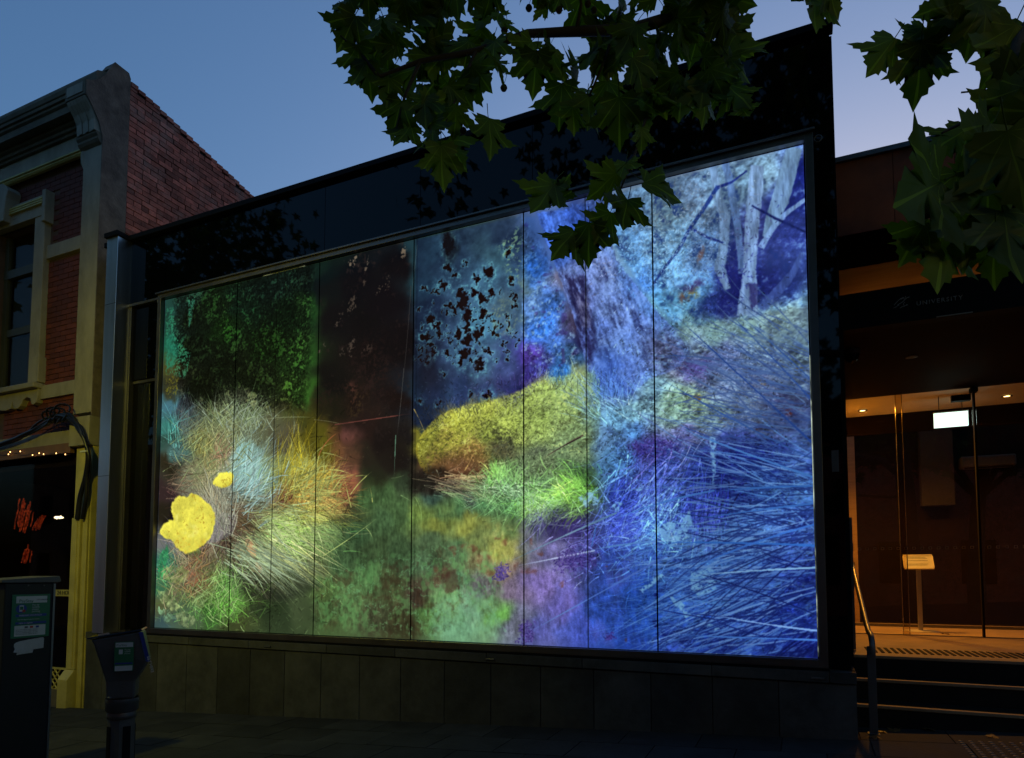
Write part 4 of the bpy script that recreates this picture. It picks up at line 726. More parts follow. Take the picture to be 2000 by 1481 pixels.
# cables and conduit
cb = empty('cable_bundle', label='tangle of black cables looped over the cream shop beam', cat='cables')
for k in range(7):
    q = random.Random(60+k); d = lambda a: q.uniform(-a, a)
    path = [(-13.5, 5.64, 3.16), (-11.6, 5.64, 3.18+d(.01)), (-10.45, 5.62+d(.02), 3.27+d(.02)), (-10.1, 5.60+d(.03), 3.34+d(.03)), (-9.75, 5.58+d(.03), 3.43+d(.05)), (-9.4, 5.56+d(.04), 3.50+d(.06)), (-9.08, 5.56+d(.03), 3.48+d(.06)), (-8.82, 5.56+d(.03), 3.33+d(.03)), (-8.70, 5.575+d(.015), 3.12+d(.02)), (-8.70+k*.010, 5.60, 2.9), (-8.77+k*.012, 5.62, 2.66), (-8.88+k*.013+(.09 if k > 4 else 0), 5.63, 2.4), (-8.93+k*.013+(.07 if k > 4 else 0), 5.635, 2.10)]
    if k > 3: path = path[5:]
    fine = []
    for i in range(len(path)-1):
        p0, p1, p2, p3 = [Vector(path[max(0, min(len(path)-1, i+j))]) for j in (-1, 0, 1, 2)]
        for s in range(5):
            t = s/5; fine.append(.5*((2*p1)+(p2-p0)*t+(2*p0-5*p1+4*p2-p3)*t*t+(3*p1-p0-3*p2+p3)*t**3))
    fine.append(Vector(path[-1])); MB().tube(fine, .014+.006*(k % 3), 7).build('cable', M['cable'], cb)
for k in range(4):
    c = (-9.46+k*.10, 5.54, 3.52+.03*(k % 2)); rr = .085+.012*k
    MB().tube([(c[0]+rr*1.25*math.cos(a*.45), c[1]+.03*math.sin(a*.9), c[2]+rr*math.sin(a*.45)) for a in range(14)], .013, 7).build('cable_loop', M['cable'], cb)
MB().box(-8.77, -8.64, 5.55, 5.575, 2.98, 3.0).build('cable_tie', M['white'], cb)
cd = empty('cable_conduit', label='ochre painted boxed conduit running down the brick building corner', cat='conduit')
MB().box(-9.035, -8.86, 5.65, 5.699, .10, 2.12).build('trunk_cover', M['yellow_paint'], cd, .006)
MB().box(-8.925, -8.905, 5.642, 5.6495, .14, 2.10).build('cover_rib', M['yellow_paint'], cd)
MB().prism([(5.65, .098), (5.56, -.02), (5.56, -.46), (5.699, -.46), (5.699, .098)], 'x', -9.055, -8.86).build('foot', M['yellow_paint'], cd, .006)
MB().box(-8.84, -8.745, 5.672, 5.699, -.44, 2.9).build('pier_strip', M['yellow_paint'], cd, .006)

# ================================================================ THE GALLERY BUILDING
gal = empty('gallery_building', label='dark flat-fronted gallery building with black glass fascia and stone base', cat='building')
def G(mb, name, mat, parent=None, bevel=0): return mb.build(name, mat, parent if parent is not None else gal, bevel)
G(MB().box(-7.44, .285, 5.74, 13, .62, 5.76), 'wall', M['black'])
G(MB().box(-8.60, -7.44, 6.7, 13, .3, 5.76), 'wall', M['black'])
G(MB().box(-8.60, -7.44, 5.74, 6.7, 4.93, 5.76), 'wall', M['black'])
G(MB().box(-8.58, .31, 5.64, 5.76, 5.78, 5.845), 'coping', M['black'], bevel=.006)
xs = [-8.30, -7.43, -6.13, -4.86, -3.6, -2.33, -1.07, .285]
for a, b in zip(xs[:-1], xs[1:]): G(MB().box(a+.003, b-.003, 5.70, 5.738, 4.935, 5.775), 'fascia_panel', M['black_glass'])
G(MB().box(.14, .285, 5.70, 5.738, .625, 4.925), 'fascia_panel', M['black_glass'])
G(MB().box(.205, .255, 5.692, 5.699, 2.16, 2.33), 'number_plate', M['grey_metal'])
G(MB().box(.285, .30, 5.74, 13, .62, 5.76), 'return_wall', M['black'])
# stone base: cap stones and half-metre slabs
for k in range(16):
    a = -7.72+k*.5; b = min(a+.5, .325); pl = ground((a+b)/2, 5.6)
    if k == 15: b = .325
    a2, b2 = a, b
    m = MB(); za, zb2 = ground(a, 5.6)-.06, ground(b, 5.6)-.06
    m.add([(a+.003, 5.60, za), (b-.003, 5.60, zb2), (b-.003, 5.66, zb2), (a+.003, 5.66, za), (a+.003, 5.60, .525), (b-.003, 5.60, .525), (b-.003, 5.66, .525), (a+.003, 5.66, .525)], [(0, 3, 2, 1), (4, 5, 6, 7), (0, 1, 5, 4), (1, 2, 6, 5), (2, 3, 7, 6), (3, 0, 4, 7)])
    m.build('base_slab', M['plinth'], gal, .003)
m = MB(); m.box(-8.56, -8.225, 5.60, 5.66, -.5, .525); m.build('base_slab', M['plinth'], gal, .003)
m = MB(); m.box(-8.219, -7.726, 5.60, 5.66, -.5, .525); m.build('base_slab', M['plinth'], gal, .003)
x = -8.56; k = 0
while x < .32:
    w = [.86, 1.02, .94, 1.1][k % 4]; b = min(x+w, .327); G(MB().box(x+.002, b-.002, 5.585, 5.74, .535, .62), 'cap_stone', M['plinth'], bevel=.004); x = b; k += 1
G(MB().box(-8.56, .31, 5.66, 5.74, -.6, .53), 'base_core', M['mortar'])
G(MB().box(.29, .325, 5.665, 9.0, -.1, .62), 'base_return', M['plinth'])
for x in (-7.70, -5.45, -2.72, .06): G(MB().box(x-.045, x+.045, 5.575, 5.584, .558, .574), 'vent_cover', M['chrome'], bevel=.003)
# steel column beside the brick building, then the narrow window
G(MB().box(-8.305, -8.09, 5.50, 5.71, .62, 5.78), 'steel_column', M['steel'], bevel=.004)
G(MB().box(-8.325, -8.07, 5.47, 5.72, 5.781, 5.84), 'column_cap', M['black'])
nw = empty('narrow_window'); nw.parent = gal
for zj in (4.88, 2.62): G(MB().box(-8.307, -8.088, 5.498, 5.4995, zj, zj+.004), 'joint', M['black'])
G(MB().box(-8.085, -8.055, 5.70, 5.76, .625, 4.92), 'mullion', M['alu'], nw)
G(MB().box(-7.90, -7.87, 5.80, 5.86, .625, 3.87), 'mullion', M['steel'], nw)
G(MB().box(-8.05, -7.435, 5.765, 5.772, .64, 3.86), 'pane', M['smoke'], nw)
G(MB().box(-8.05, -7.435, 5.75, 5.79, 3.865, 3.90), 'transom', M['alu'], nw)
G(MB().box(-8.05, -7.435, 5.735, 5.765, 3.91, 4.885), 'head_panel', M['black_glass'], nw)
G(MB().box(-8.30, -7.435, 5.68, 5.73, 4.893, 4.925), 'head_rail', M['alu'], nw)
G(MB().box(-8.085, -7.435, 5.69, 5.9, .622, .65), 'window_sill', M['alu'], nw)
G(MB().box(-7.98, -7.62, 6.3, 6.34, .62, 1.45), 'display_board', M['timber'], nw)

# ================================================================ THE LIGHTBOX
lb = empty('lightbox', label='huge backlit lightbox showing a forest pond collage in six panels', cat='lightbox')
LX0, LX1, LZ0, LZ1 = -7.366, .0714, .708, 4.848
MB().box(-7.432, -7.372, 5.60, 5.735, .64, 4.905).build('frame_post', M['alu'], lb, .003)
MB().box(.0765, .138, 5.60, 5.735, .64, 4.905).build('frame_post', M['alu'], lb, .003)
MB().box(-7.3715, .076, 5.60, 5.735, .64, .703).build('frame_rail', M['alu'], lb, .003)
MB().box(-7.3715, .076, 5.60, 5.735, 4.853, 4.905).build('frame_rail', M['alu'], lb, .003)
MB().box(-7.45, .15, 5.575, 5.735, 4.9055, 4.925).build('drip_rail', M['alu'], lb, .003)
MB().box(-7.44, .145, 5.588, 5.735, .622, .6385).build('bottom_channel', M['black'], lb)
pix = np.zeros((AH, AW, 4), np.float32); pix[..., :3] = paint_artwork()[::-1]; pix[..., 3] = 1
art = bpy.data.images.new('pond_collage', AW, AH, alpha=False); art.pixels.foreach_set(pix.ravel()); art.pack(); del pix
am, n, l, p = nodes('backlit_film'); im = n.new('ShaderNodeTexImage'); im.image = art; im.interpolation = 'Cubic'
uvn = n.new('ShaderNodeUVMap'); uvn.uv_map = 'UVMap'; l.new(uvn.outputs[0], im.inputs[0])
l.new(im.outputs[0], p.inputs['Emission Color']); p.inputs['Emission Strength'].default_value = ART_GAIN/EXG
p.inputs['Base Color'].default_value = (.004, .004, .004, 1); p.inputs['Roughness'].default_value = .6; p.inputs['Specular IOR Level'].default_value = .04
PW = (LX1-LX0)/6
for k in range(6):
    a, b = LX0+k*PW+.0065, LX0+(k+1)*PW-.0065
    if k == 0: a = LX0
    if k == 5: b = LX1-.006
    me = MB().box(a, b, 5.66, 5.70, LZ0, LZ1).mesh('print_panel', am); uv = me.uv_layers.new(name='UVMap')
    for lp in me.loops:
        c = me.vertices[lp.vertex_index].co; uv.data[lp.index].uv = ((c.x-LX0)/(LX1-LX0), (c.z-LZ0)/(LZ1-LZ0))
    me.materials.append(M['black'])
    for f in me.polygons: f.material_index = 0 if f.normal.y < -.5 else 1
    link(bpy.data.objects.new('print_panel', me), lb)
MB().box(-7.36, .07, 5.705, 5.735, .71, 4.845).build('back_tray', M['black'], lb)
MB().box(LX1-.005, LX1+.001, 5.655, 5.70, .72, 3.1).build('light_gap', glow('tube_light', (.85, 1, .78), .9, 5), lb)
MB().box(-5.72, -5.1, 5.655, 5.70, LZ1+.0005, LZ1+.0035).build('light_gap', glow('tube_light_top', (.9, 1, .6), .5, 3), lb)
for x, z in ((-7.49, 4.86), (.175, 4.87)):
    MB().tube([(x+.028*math.cos(a*.5236), 5.665, z+.028*math.sin(a*.5236)) for a in range(13)], .007, 7).build('lifting_eye', M['alu'], lb)
# ================================================================ THE UNIVERSITY ENTRANCE
ent = empty('university_entrance', label='recessed university entrance with rusted fascia, dark beam, glass doors and steps', cat='building')
def E_(mb, name, mat, parent=None, bevel=0): return mb.build(name, mat, parent if parent is not None else ent, bevel)
for k in range(8):
    a = .315 if k == 0 else .756+(k-1)*.437; b = .756+k*.437
    E_(MB().box(a+.002, b-.002, 6.20, 6.23, 4.28, 4.93), 'fascia_panel', M['rust'])
E_(MB().box(.305, 3.9, 6.235, 6.9, 4.275, 4.93), 'fascia_core', M['black'])
E_(MB().box(.303, 3.9, 6.17, 6.92, 4.932, 4.975), 'coping', surf('zinc_coping', (.16, .17, .19), .45, metal=.8, var=.15))
E_(MB().box(.303, 3.9, 6.21, 6.86, 4.26, 4.274), 'upper_soffit', surf('soffit_black', (.002, .002, .002), .9, var=.1, spec=.0))
E_(MB().box(.303, 3.9, 6.87, 6.95, 3.56, 4.274), 'timber_upstand', M['timber'])
beam = E_(MB().box(.303, 3.9, 6.49, 6.60, 3.545, 3.87), 'sign_beam', M['black'])
text('lettering', 'UNIVERSITY', M['silver'], ent, (.927, 6.486, 3.690), .052, depth=.004, space=1.25).rotation_euler.y = 0
# bird emblem drawn in bent metal strip
def stroke_strip(mb, pts, w):
    pts = [Vector((p[0], p[1])) for p in pts]
    for i in range(len(pts)-1):
        d = (pts[i+1]-pts[i]).normalized(); q = Vector((-d.y, d.x))*w/2
        c = [pts[i]-q, pts[i+1]-q, pts[i+1]+q, pts[i]+q]
        mb.add([(v.x, 6.483, v.y) for v in c]+[(v.x, 6.488, v.y) for v in c], [(0, 1, 2, 3), (0, 4, 5, 1), (1, 5, 6, 2), (2, 6, 7, 3), (3, 7, 4, 0)])
emb = MB()
S0 = lambda pts: [(.755+x*.000925*1.05, 3.755-y*.000925*1.05) for x, y in pts]
ex = lambda pts: [(.752+(x-290)*.00030, 3.665+(520-y)*.00030+(x-290)*.00006) for x, y in pts]
for pts, w in (([(320, 385), (380, 325), (440, 275), (500, 250), (560, 240)], .005), ([(400, 415), (470, 390), (540, 365), (600, 320), (650, 285), (710, 285)], .006), ([(570, 245), (575, 280), (575, 315)], .004), ([(605, 240), (605, 275), (600, 300)], .0035), ([(625, 232), (612, 245)], .004), ([(490, 275), (560, 262)], .005), ([(590, 390), (560, 420), (555, 460), (575, 490)], .004), ([(460, 525), (540, 500)], .005), ([(545, 520), (600, 500), (660, 505)], .005), ([(620, 480), (660, 495)], .005), ([(290, 465), (360, 450), (450, 430)], .0035), ([(345, 480), (370, 465)], .003)):
    stroke_strip(emb, ex(pts), w)
E_(emb, 'bird_emblem', M['silver'])
E_(MB().box(1.07, 1.33, 6.484, 6.489, 3.548, 3.556), 'beam_trim', M['silver'])
lt = E_(MB().box(.34, 3.8, 6.70, 6.74, 3.86, 3.88), 'trough_light', glow('trough_led', (1, .40, .06), 1.9))
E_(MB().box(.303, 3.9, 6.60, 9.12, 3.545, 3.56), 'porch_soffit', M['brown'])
E_(MB().box(.303, .33, 5.95, 9.0, .63, 3.54), 'porch_side_wall', M['black'])
E_(MB().box(.33, .41, 7.0, 7.1, .655, 1.9), 'jamb', M['grey_metal'])
E_(MB().box(3.6, 3.9, 6.3, 10.3, .1, 4.2), 'side_wall', M['brown'])
# steps and landing
gz = .155
for k, (y, z) in enumerate(((6.08, .305), (6.36, .475), (6.62, .645))):
    s = E_(MB().box(.33, 3.6, y+.012, y+.42, z-.20, z-.0005) if k < 2 else MB().box(.33, 3.6, y+.012, 9.2, z-.2, z-.0005), 'step' if k < 2 else 'landing', M['step'] if k < 2 else M['landing'])
    E_(MB().box(.332, 3.6, y, y+.05, z-.022, z+.003), 'nosing', M['landing'], bevel=.004)
E_(MB().box(.33, 3.6, 6.07, 9.2, -.3, .105), 'step_base', M['step']); E_(MB().box(.332, 3.598, 6.622, 6.6315, .4755, .6225), 'riser', M['step'])
for k in range(46):
    x = .50+k*.055
    E_(MB().box(x, x+.026, 6.90, 7.35, .6448, .6505), 'tactile_bar', M['step'])
# glass front
dz0, dz1, dy = .652, 3.54, 9.05
for a, b in ((.335, 1.03), (1.10, 1.805), (1.845, 3.5)): E_(MB().box(a, b, dy, dy+.010, dz0, dz1-.004), 'glass_pane', M['glass'])
st = E_(MB().box(1.035, 1.095, dy-.03, dy-.005, dz0, dz1), 'glass_fin', glass('fin_glass', (.80, .78, .62)))
for x in (1.030, 1.0955): E_(MB().box(x, x+.006, dy-.034, dy-.002, dz0, dz1), 'fin_edge', surf('bronze_edge', (.45, .38, .22), .25, metal=.9, var=.1, bump=0))
E_(MB().box(1.815, 1.835, dy-.03, dy+.03, dz0-.004, dz1), 'door_post', M['black'])
E_(MB().box(1.79, 1.86, dy-.06, dy+.04, 3.47, 3.52), 'door_hinge', M['black'])
E_(MB().box(1.62, 1.81, dy+.05, dy+.12, 3.40, 3.47), 'door_closer', M['black'])
E_(MB().box(.335, 3.5, dy-.02, dy+.03, .6455, .652), 'threshold', M['alu'])
sq = MB()
for k in range(36):
    x = .42+k*.082
    if 1.78 < x < 1.86: continue
    for (a, b, c, d) in ((0, .034, 0, .005), (0, .034, .027, .032), (0, .005, 0, .032), (.029, .034, 0, .032)): sq.box(x+a, x+b, dy-.002, dy-.0005, 1.655+c, 1.655+d)
tag(E_(sq, 'glass_marking', surf('frosted_dot', (.30, .28, .24), .6, var=.1, bump=0)), kind='stuff')
# lobby
E_(MB().box(.32, 3.6, dy+.02, 12.0, .60, .645), 'lobby_floor', M['landing'])
E_(MB().box(.32, 3.6, dy+.03, 10.2, 3.55, 3.6), 'lobby_ceiling', M['plaster'])
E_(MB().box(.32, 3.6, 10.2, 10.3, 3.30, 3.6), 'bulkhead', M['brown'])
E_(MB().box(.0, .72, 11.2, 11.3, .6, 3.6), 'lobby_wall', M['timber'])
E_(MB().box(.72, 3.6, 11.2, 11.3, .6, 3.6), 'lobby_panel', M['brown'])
E_(MB().box(1.55, 1.95, 11.0, 11.19, 2.35, 3.6), 'lobby_column', surf('tan_wall', (.02, .012, .006), .8, var=.1))
E_(MB().box(.32, 3.6, 10.45, 10.5, .646, .68), 'floor_track', M['alu'])
E_(MB().box(.22, .34, 9.1, 11.2, .6, 3.6), 'lobby_side_wall', M['plaster'])
for (x, z, w, h) in ((.40, 1.92, .035, .05), (.47, 2.0, .03, .05), (.60, 2.05, .03, .05), (.55, 1.72, .11, .12), (.42, 1.66, .07, .13), (.56, 1.42, .11, .13), (.46, 1.2, .25, .09)):
    E_(MB().box(x, x+w, 11.18, 11.198, z, z+h), 'notice_card', M['brown'])
lamp = empty('ceiling_downlight', (.74, 9.80, 3.548), 'round recessed downlight glowing amber in the lobby ceiling', 'lamp')
MB().lathe([(.055, 0), (.06, -.01), (.04, -.012)], (0, 0, 0), 16).build('rim', M['chrome'], lamp)
MB().lathe([(.04, -.003), (.0001, -.004)], (0, 0, 0), 16).build('lens', glow('amber_lens', (1, .55, .18), 14), lamp)
spot('downlight_beam', lamp, (0, 0, -.03), (0.12, -.6, -3), LOBBY, (1, .36, .035), 150, 1., .05)
fill_lamp = empty('ceiling_downlight', (2.3, 9.72, 3.548), 'second recessed amber downlight in the lobby ceiling beyond the exit box', 'lamp')  # added lamp that evens out the amber light along the lobby ceiling
MB().lathe([(.055, 0), (.06, -.01), (.04, -.012)], (0, 0, 0), 16).build('rim', M['chrome'], fill_lamp)
MB().lathe([(.04, -.003), (.0001, -.004)], (0, 0, 0), 16).build('lens', bpy.data.materials['amber_lens'], fill_lamp)
spot('downlight_beam', fill_lamp, (0, 0, -.03), (0, -.3, -3), LOBBY*.22, (1, .36, .035), 150, 1., .05)
d2 = empty('porch_downlight', (1.02, 7.55, 3.544), 'small unlit round downlight in the dark porch soffit', 'lamp')
MB().lathe([(.05, 0), (.055, -.008), (.035, -.01), (.0001, -.004)], (0, 0, 0), 16).build('rim', M['grey_metal'], d2)
ex_ = empty('exit_sign', (1.66, 9.42, 3.16), 'glowing pale box sign hanging under the lobby ceiling', 'sign')
MB().box(-.175, .175, -.02, .02, 0, .175).build('light_box', glow('exit_panel', (.80, 1, .88), 2.0), ex_)
MB().box(-.18, .18, -.03, .03, .176, .19).build('housing', M['white'], ex_)
for s in (-.12, .12): MB().tube([(s, 0, .19), (s, 0, .39)], .005, 6).build('rod', M['grey_metal'], ex_)
dc = empty('dome_camera', (.46, 7.1, 3.544), 'dark dome security camera hanging from the porch soffit', 'camera')
MB().lathe([(.075, 0), (.078, -.03), (.07, -.045)], (0, 0, 0), 18).build('base_ring', M['grey_metal'], dc)
MB().lathe([(.068, -.045), (.064, -.075), (.048, -.105), (.024, -.122), (.0001, -.127)], (0, 0, 0), 18).build('dome', M['black_glass'], dc)
ac = empty('air_conditioner', (2.35, 11.1, 2.92), 'slim wall unit high on the brown lobby wall', 'air conditioner')
MB().box(-.32, .32, -.14, .09, -.06, .10).build('cover', surf('ac_cover', (.05, .035, .018), .6), ac, .02)
MB().box(-.28, .28, -.142, -.10, -.075, -.062).build('louvre', M['brown'], ac)
# lectern sign in the lobby
sg = empty('sign_stand', (1.30, 9.72, .645), 'framed notice on a slim metal stand behind the entrance glass', 'sign')
MB().lathe([(.20, 0), (.20, .008), (.17, .014), (.0001, .016)], (0, 0, 0), 28).build('base_plate', M['stand'], sg)
MB().box(-.026, .026, -.012, .012, .014, .82).build('post', M['stand'], sg, .003)
hd = empty('notice_frame', (0, -.01, .87)); hd.parent = sg; hd.rotation_euler = (R(-38), 0, 0)
MB().box(-.148, .148, -.008, .004, -.098, .098).build('notice', M['paper'], hd)
for s in (-1, 1):
    MB().box(-.16, .16, -.014, .006, s*.106-.010, s*.106+.010).build('frame_rail', M['stand'], hd, .003)
    MB().box(s*.156-.010, s*.156+.010, -.0135, .0055, -.095, .095).build('frame_rail', M['stand'], hd, .003)
for k, w in enumerate((.11, .12, 0, .12, 0, 0, .12, .115)):
    if w: MB().box(-.125, -.125+w*1.9, -.0095, -.0082, .072-k*.018, .076-k*.018).build('print_line', M['ink'], hd)
# handrail
hr = empty('handrail', (.44, 5.9, ground(.44, 5.9)), 'polished steel handrail with flat grey post beside the entrance steps', 'handrail')
hr.location = (0, 0, 0)
MB().tube([(.44, 7.75, 1.475), (.443, 7.0, 1.215), (.447, 6.2, .935), (.448, 6.05, .895), (.45, 5.95, .89), (.45, 5.86, .875), (.45, 5.80, .835), (.45, 5.785, .79), (.45, 5.79, .745)], [.021]*9, 12).build('rail', M['chrome'], hr)
MB().prism([(5.83, .12), (5.845, .12), (5.845, .80), (5.83, .80)], 'x', .415, .475).build('post', M['grey_metal'], hr, .003)
MB().box(.405, .485, 5.80, 5.88, .127, .137).build('base_plate', M['grey_metal'], hr)

# ================================================================ STREET FURNITURE
tm = empty('ticket_machine', (0, 0, 0), 'dark parking ticket machine with a green payment notice on its side', 'ticket machine')
x1, x0, y0, y1 = -5.80, -6.16, 3.13, 3.51
MB().box(x0, x1, y0, y1, -.35, 1.285).build('cabinet', M['machine'], tm, .008)
MB().prism([(y0-.03, 1.29), (y0-.03, 1.315), (y1+.03, 1.345), (y1+.045, 1.30), (y1+.02, 1.29)], 'x', x0-.03, x1+.012).build('lid', M['grey_metal'], tm, .004)
MB().box(x1+.0005, x1+.006, y1-.012, y1+.004, -.3, 1.28).build('edge_trim', M['silver'], tm)
nt = empty('payment_notice'); nt.parent = tm
X = x1+.001
def face(name, mat, ya, yb, za, zb, d, par): return MB().box(X, X+d, ya, yb, za, zb).build(name, mat, par)
face('board', M['green'], 3.185, 3.475, .845, 1.195, .003, nt)
face('white_panel', M['white'], 3.215, 3.45, 1.125, 1.18, .0042, nt); face('white_panel', M['white'], 3.21, 3.445, .86, .945, .0042, nt)
face('blue_bar', M['blue'], 3.215, 3.45, 1.015, 1.035, .0042, nt); face('blue_bar', M['blue'], 3.215, 3.45, .955, .973, .0042, nt)
yz = lambda y, z: (X+.0048, y, z)
text('lettering', 'PayStay', M['green'], nt, yz(3.235, 1.142), .036, (90, 0, 90), .0004)
text('lettering', 'CITY PARKING', M['ink'], nt, yz(3.368, 1.150), .014, (90, 0, 90), .0004)
for k, t in enumerate(('Pay by', 'mobile', 'phone', 'parking')): text('lettering', t, M['white'], nt, yz(3.335, 1.108-k*.0175), .021, (90, 0, 90), .0004)
text('lettering', 'PARKING LOCATION', M['white'], nt, yz(3.24, 1.025), .018, (90, 0, 90), .0004); text('lettering', 'Get the app or pay by phone', M['white'], nt, yz(3.23, .993), .014, (90, 0, 90), .0004)
text('lettering', 'How to register', M['white'], nt, yz(3.24, .964), .016, (90, 0, 90), .0004)
for k in range(4): text('lettering', 'terms and conditions apply to all users', M['ink'], nt, yz(3.22, .912-k*.012), .0105, (90, 0, 90), .0003)
for y, m_ in ((3.285, 'grey_metal'), (3.325, 'red'), (3.37, 'blue')): face('card_mark', M[m_], y, y+.024, .922, .938, .005, nt)
MB().prism([(3.255+.042*math.cos(a*.524), 1.08+.036*math.sin(a*.524)) for a in range(12)], 'x', X+.003, X+.0042).build('icon_disc', M['blue'], nt)
face('icon_phone', M['white'], 3.24, 3.272, 1.058, 1.108, .0052, nt); face('icon_screen', M['green'], 3.244, 3.268, 1.072, 1.098, .006, nt); face('icon_hand', M['red'], 3.262, 3.284, 1.052, 1.072, .0058, nt)
MB().prism([(3.215, .80), (3.23, .812), (3.26, .82), (3.32, .828), (3.37, .833), (3.43, .838), (3.44, .83), (3.438, .75), (3.36, .745), (3.355, .72), (3.27, .715), (3.235, .712), (3.24, .73), (3.212, .735), (3.222, .76), (3.214, .78)], 'x', X, X+.002).build('torn_sticker', M['paper'], tm)
for y in (3.30, 3.42): MB().tube([(X, y, 1.268), (X+.006, y, 1.268)], .006, 8).build('rivet', M['chrome'], tm)

pm = empty('parking_meter', (-4.24, 3.0, ground(-4.24, 3.0)), 'grey parking meter with a wedge head and a blue payment stripe', 'parking meter')
pm.rotation_euler = (0, 0, R(46)); pm.location.x = -4.19
h0 = .735
# wedge head: side outline, widest at the tilted top
sec = [(.17, .235, .40), (.165, .22, .36), (.14, .20, .20), (.115, .165, .10), (.11, .12, .06)]
hb = MB(); V = []
def ring(w, yf, yb, z, zt): return [(-w, -yf, z), (w, -yf, zt), (w, yb, zt), (-w, yb, z)]
V = ring(.095, .10, .10, h0-.02, h0-.02)+ring(.10, .105, .105, h0+.10, h0+.10)+ring(.20, .13, .13, h0+.355, h0+.31)+ring(.205, .135, .135, h0+.375, h0+.41)
V[8+1] = (.175, -.13, h0+.22); V[8+2] = (.175, .13, h0+.22); V[12+1] = (.125, -.13, h0+.425); V[12+2] = (.125, .13, h0+.425)
V[8] = (-.185, -.13, h0+.35); V[8+3] = (-.185, .13, h0+.35); V[12] = (-.205, -.13, h0+.375); V[12+3] = (-.205, .13, h0+.375)
F = [(0, 3, 2, 1), (12, 13, 14, 15)]
for i in range(3): F += [(i*4+k, i*4+(k+1) % 4, (i+1)*4+(k+1) % 4, (i+1)*4+k) for k in range(4)]
V = [(x*.86, y*.86, z) for x, y, z in V]; hb.add(V, F); hb.build('head', M['grey_metal'], pm, .012)
lid = MB().add([(-.20, -.125, h0+.382), (.12, -.125, h0+.431), (.12, .125, h0+.431), (-.20, .125, h0+.382), (-.19, -.115, h0+.392), (.11, -.115, h0+.438), (.11, .115, h0+.438), (-.19, .115, h0+.392)], [(0, 3, 2, 1), (4, 5, 6, 7), (0, 1, 5, 4), (1, 2, 6, 5), (2, 3, 7, 6), (3, 0, 4, 7)]); lid.build('solar_lid', M['black_glass'], pm)
ps = MB().add([(.124, -.1335, h0+.42), (.172, -.1335, h0+.225), (.150, -.1335, h0+.225), (.100, -.1335, h0+.42), (.124, -.1315, h0+.42), (.172, -.1315, h0+.225), (.150, -.1315, h0+.225), (.100, -.1315, h0+.42)], [(0, 3, 2, 1), (4, 5, 6, 7), (0, 1, 5, 4), (1, 2, 6, 5), (2, 3, 7, 6), (3, 0, 4, 7)]).build('blue_stripe', M['blue'], pm)
text('lettering', 'PAY HERE', M['white'], pm, (.160, -.1345, h0+.262), .026, (90, -76, 0), .0006).rotation_euler = (R(90), R(-104+180), 0)
for k in range(2): MB().box(.156-k*.003, .164-k*.003, -.1342, -.1336, h0+.235+k*.012, h0+.243+k*.012).build('icon', M['white'], pm)
for (nm, mt, xa, xb, za, zb, dd) in (('notice', 'green', -.035, .075, h0+.17, h0+.36, .0006), ('white_panel', 'white', -.03, .07, h0+.325, h0+.355, .0012), ('white_panel', 'white', -.03, .07, h0+.172, h0+.205, .0012), ('icon_disc', 'white', -.01, .012, h0+.28, h0+.31, .0012), ('blue_bar', 'blue', -.03, .07, h0+.215, h0+.225, .0012)):
    MB().box(xa, xb, -.1332-dd, -.1328, za, zb).build(nm, M[mt], pm)
text('lettering', 'PayStay', M['green'], pm, (-.025, -.1346, h0+.338), .02, depth=.0003); 
for k, t in enumerate(('Pay by', 'mobile', 'phone')): text('lettering', t, M['white'], pm, (.022, -.1341, h0+.308-k*.012), .013, depth=.0003)
MB().lathe([(.098, h0-.02), (.102, h0-.05), (.098, h0-.055), (.098, h0-.10), (.085, h0-.11)], (0, 0, 0), 20).build('collar', M['grey_metal'], pm)
MB().lathe([(.085, h0-.11), (.088, h0-.13), (.088, h0-.15), (.078, h0-.155)], (0, 0, 0), 20).build('clamp_ring', M['chrome'], pm)
pp = MB()
for k in range(8):
    a = R(k*45+22.5); c, s = math.cos(a), math.sin(a); pp.box(-.001, .001, -.001, .001, 0, .001) if False else None
pp.lathe([(.080, 0), (.080, h0-.155)], (0, 0, 0), 8, smooth=False).build('post', M['grey_metal'], pm)
for k in range(4):
    a = R(k*90+45-12); o = MB().box(-.022, .022, -.006, .004, .05, h0-.20).build('post_groove', M['black'], pm); o.location = (.0755*math.cos(a), .0755*math.sin(a), 0); o.rotation_euler = (0, 0, a+R(90))
MB().lathe([(.012, 0), (.012, .008), (.0001, .009)], (0, 0, 0), 10).build('lock', M['chrome'], pm).location = (-.06, -.095, h0-.005)
MB().lathe([(.16, 0), (.16, .012), (.09, .02)], (0, 0, 0), 20).build('base_flange', M['grey_metal'], pm)

# street lamp that throws the yellow light on the brick building (it stands at the kerb, beyond the picture's edge)
sl = empty('street_lamp', (-6.6, 1.9, ground(-6.6, 2.4)), 'black street lamp with a hooded amber lantern at the kerb', 'street lamp')
sl.location = (-6.6, 1.35, ground(-6.6, 1.35)-.16)
MB().tube([(0, 0, 0), (0, 0, .3), (0, 0, 5.2)], [.09, .06, .045], 12).build('pole', M['black'], sl)
MB().lathe([(.05, 5.62), (.12, 5.58), (.24, 5.50), (.25, 5.48), (.05, 5.48)], (0, 0, 0), 18).build('hood', M['black'], sl)
MB().lathe([(.0001, 5.26), (.09, 5.28), (.10, 5.40), (.06, 5.47)], (0, 0, 0), 14).build('lantern_glass', glow('sodium_lamp', (1, .78, .10), 6), sl)
spot('lamp_beam', sl, (0, .0, 5.20), (-1.6, 4.4, 1.5), STREET, (1, .93, .06), 140, 1., .10)

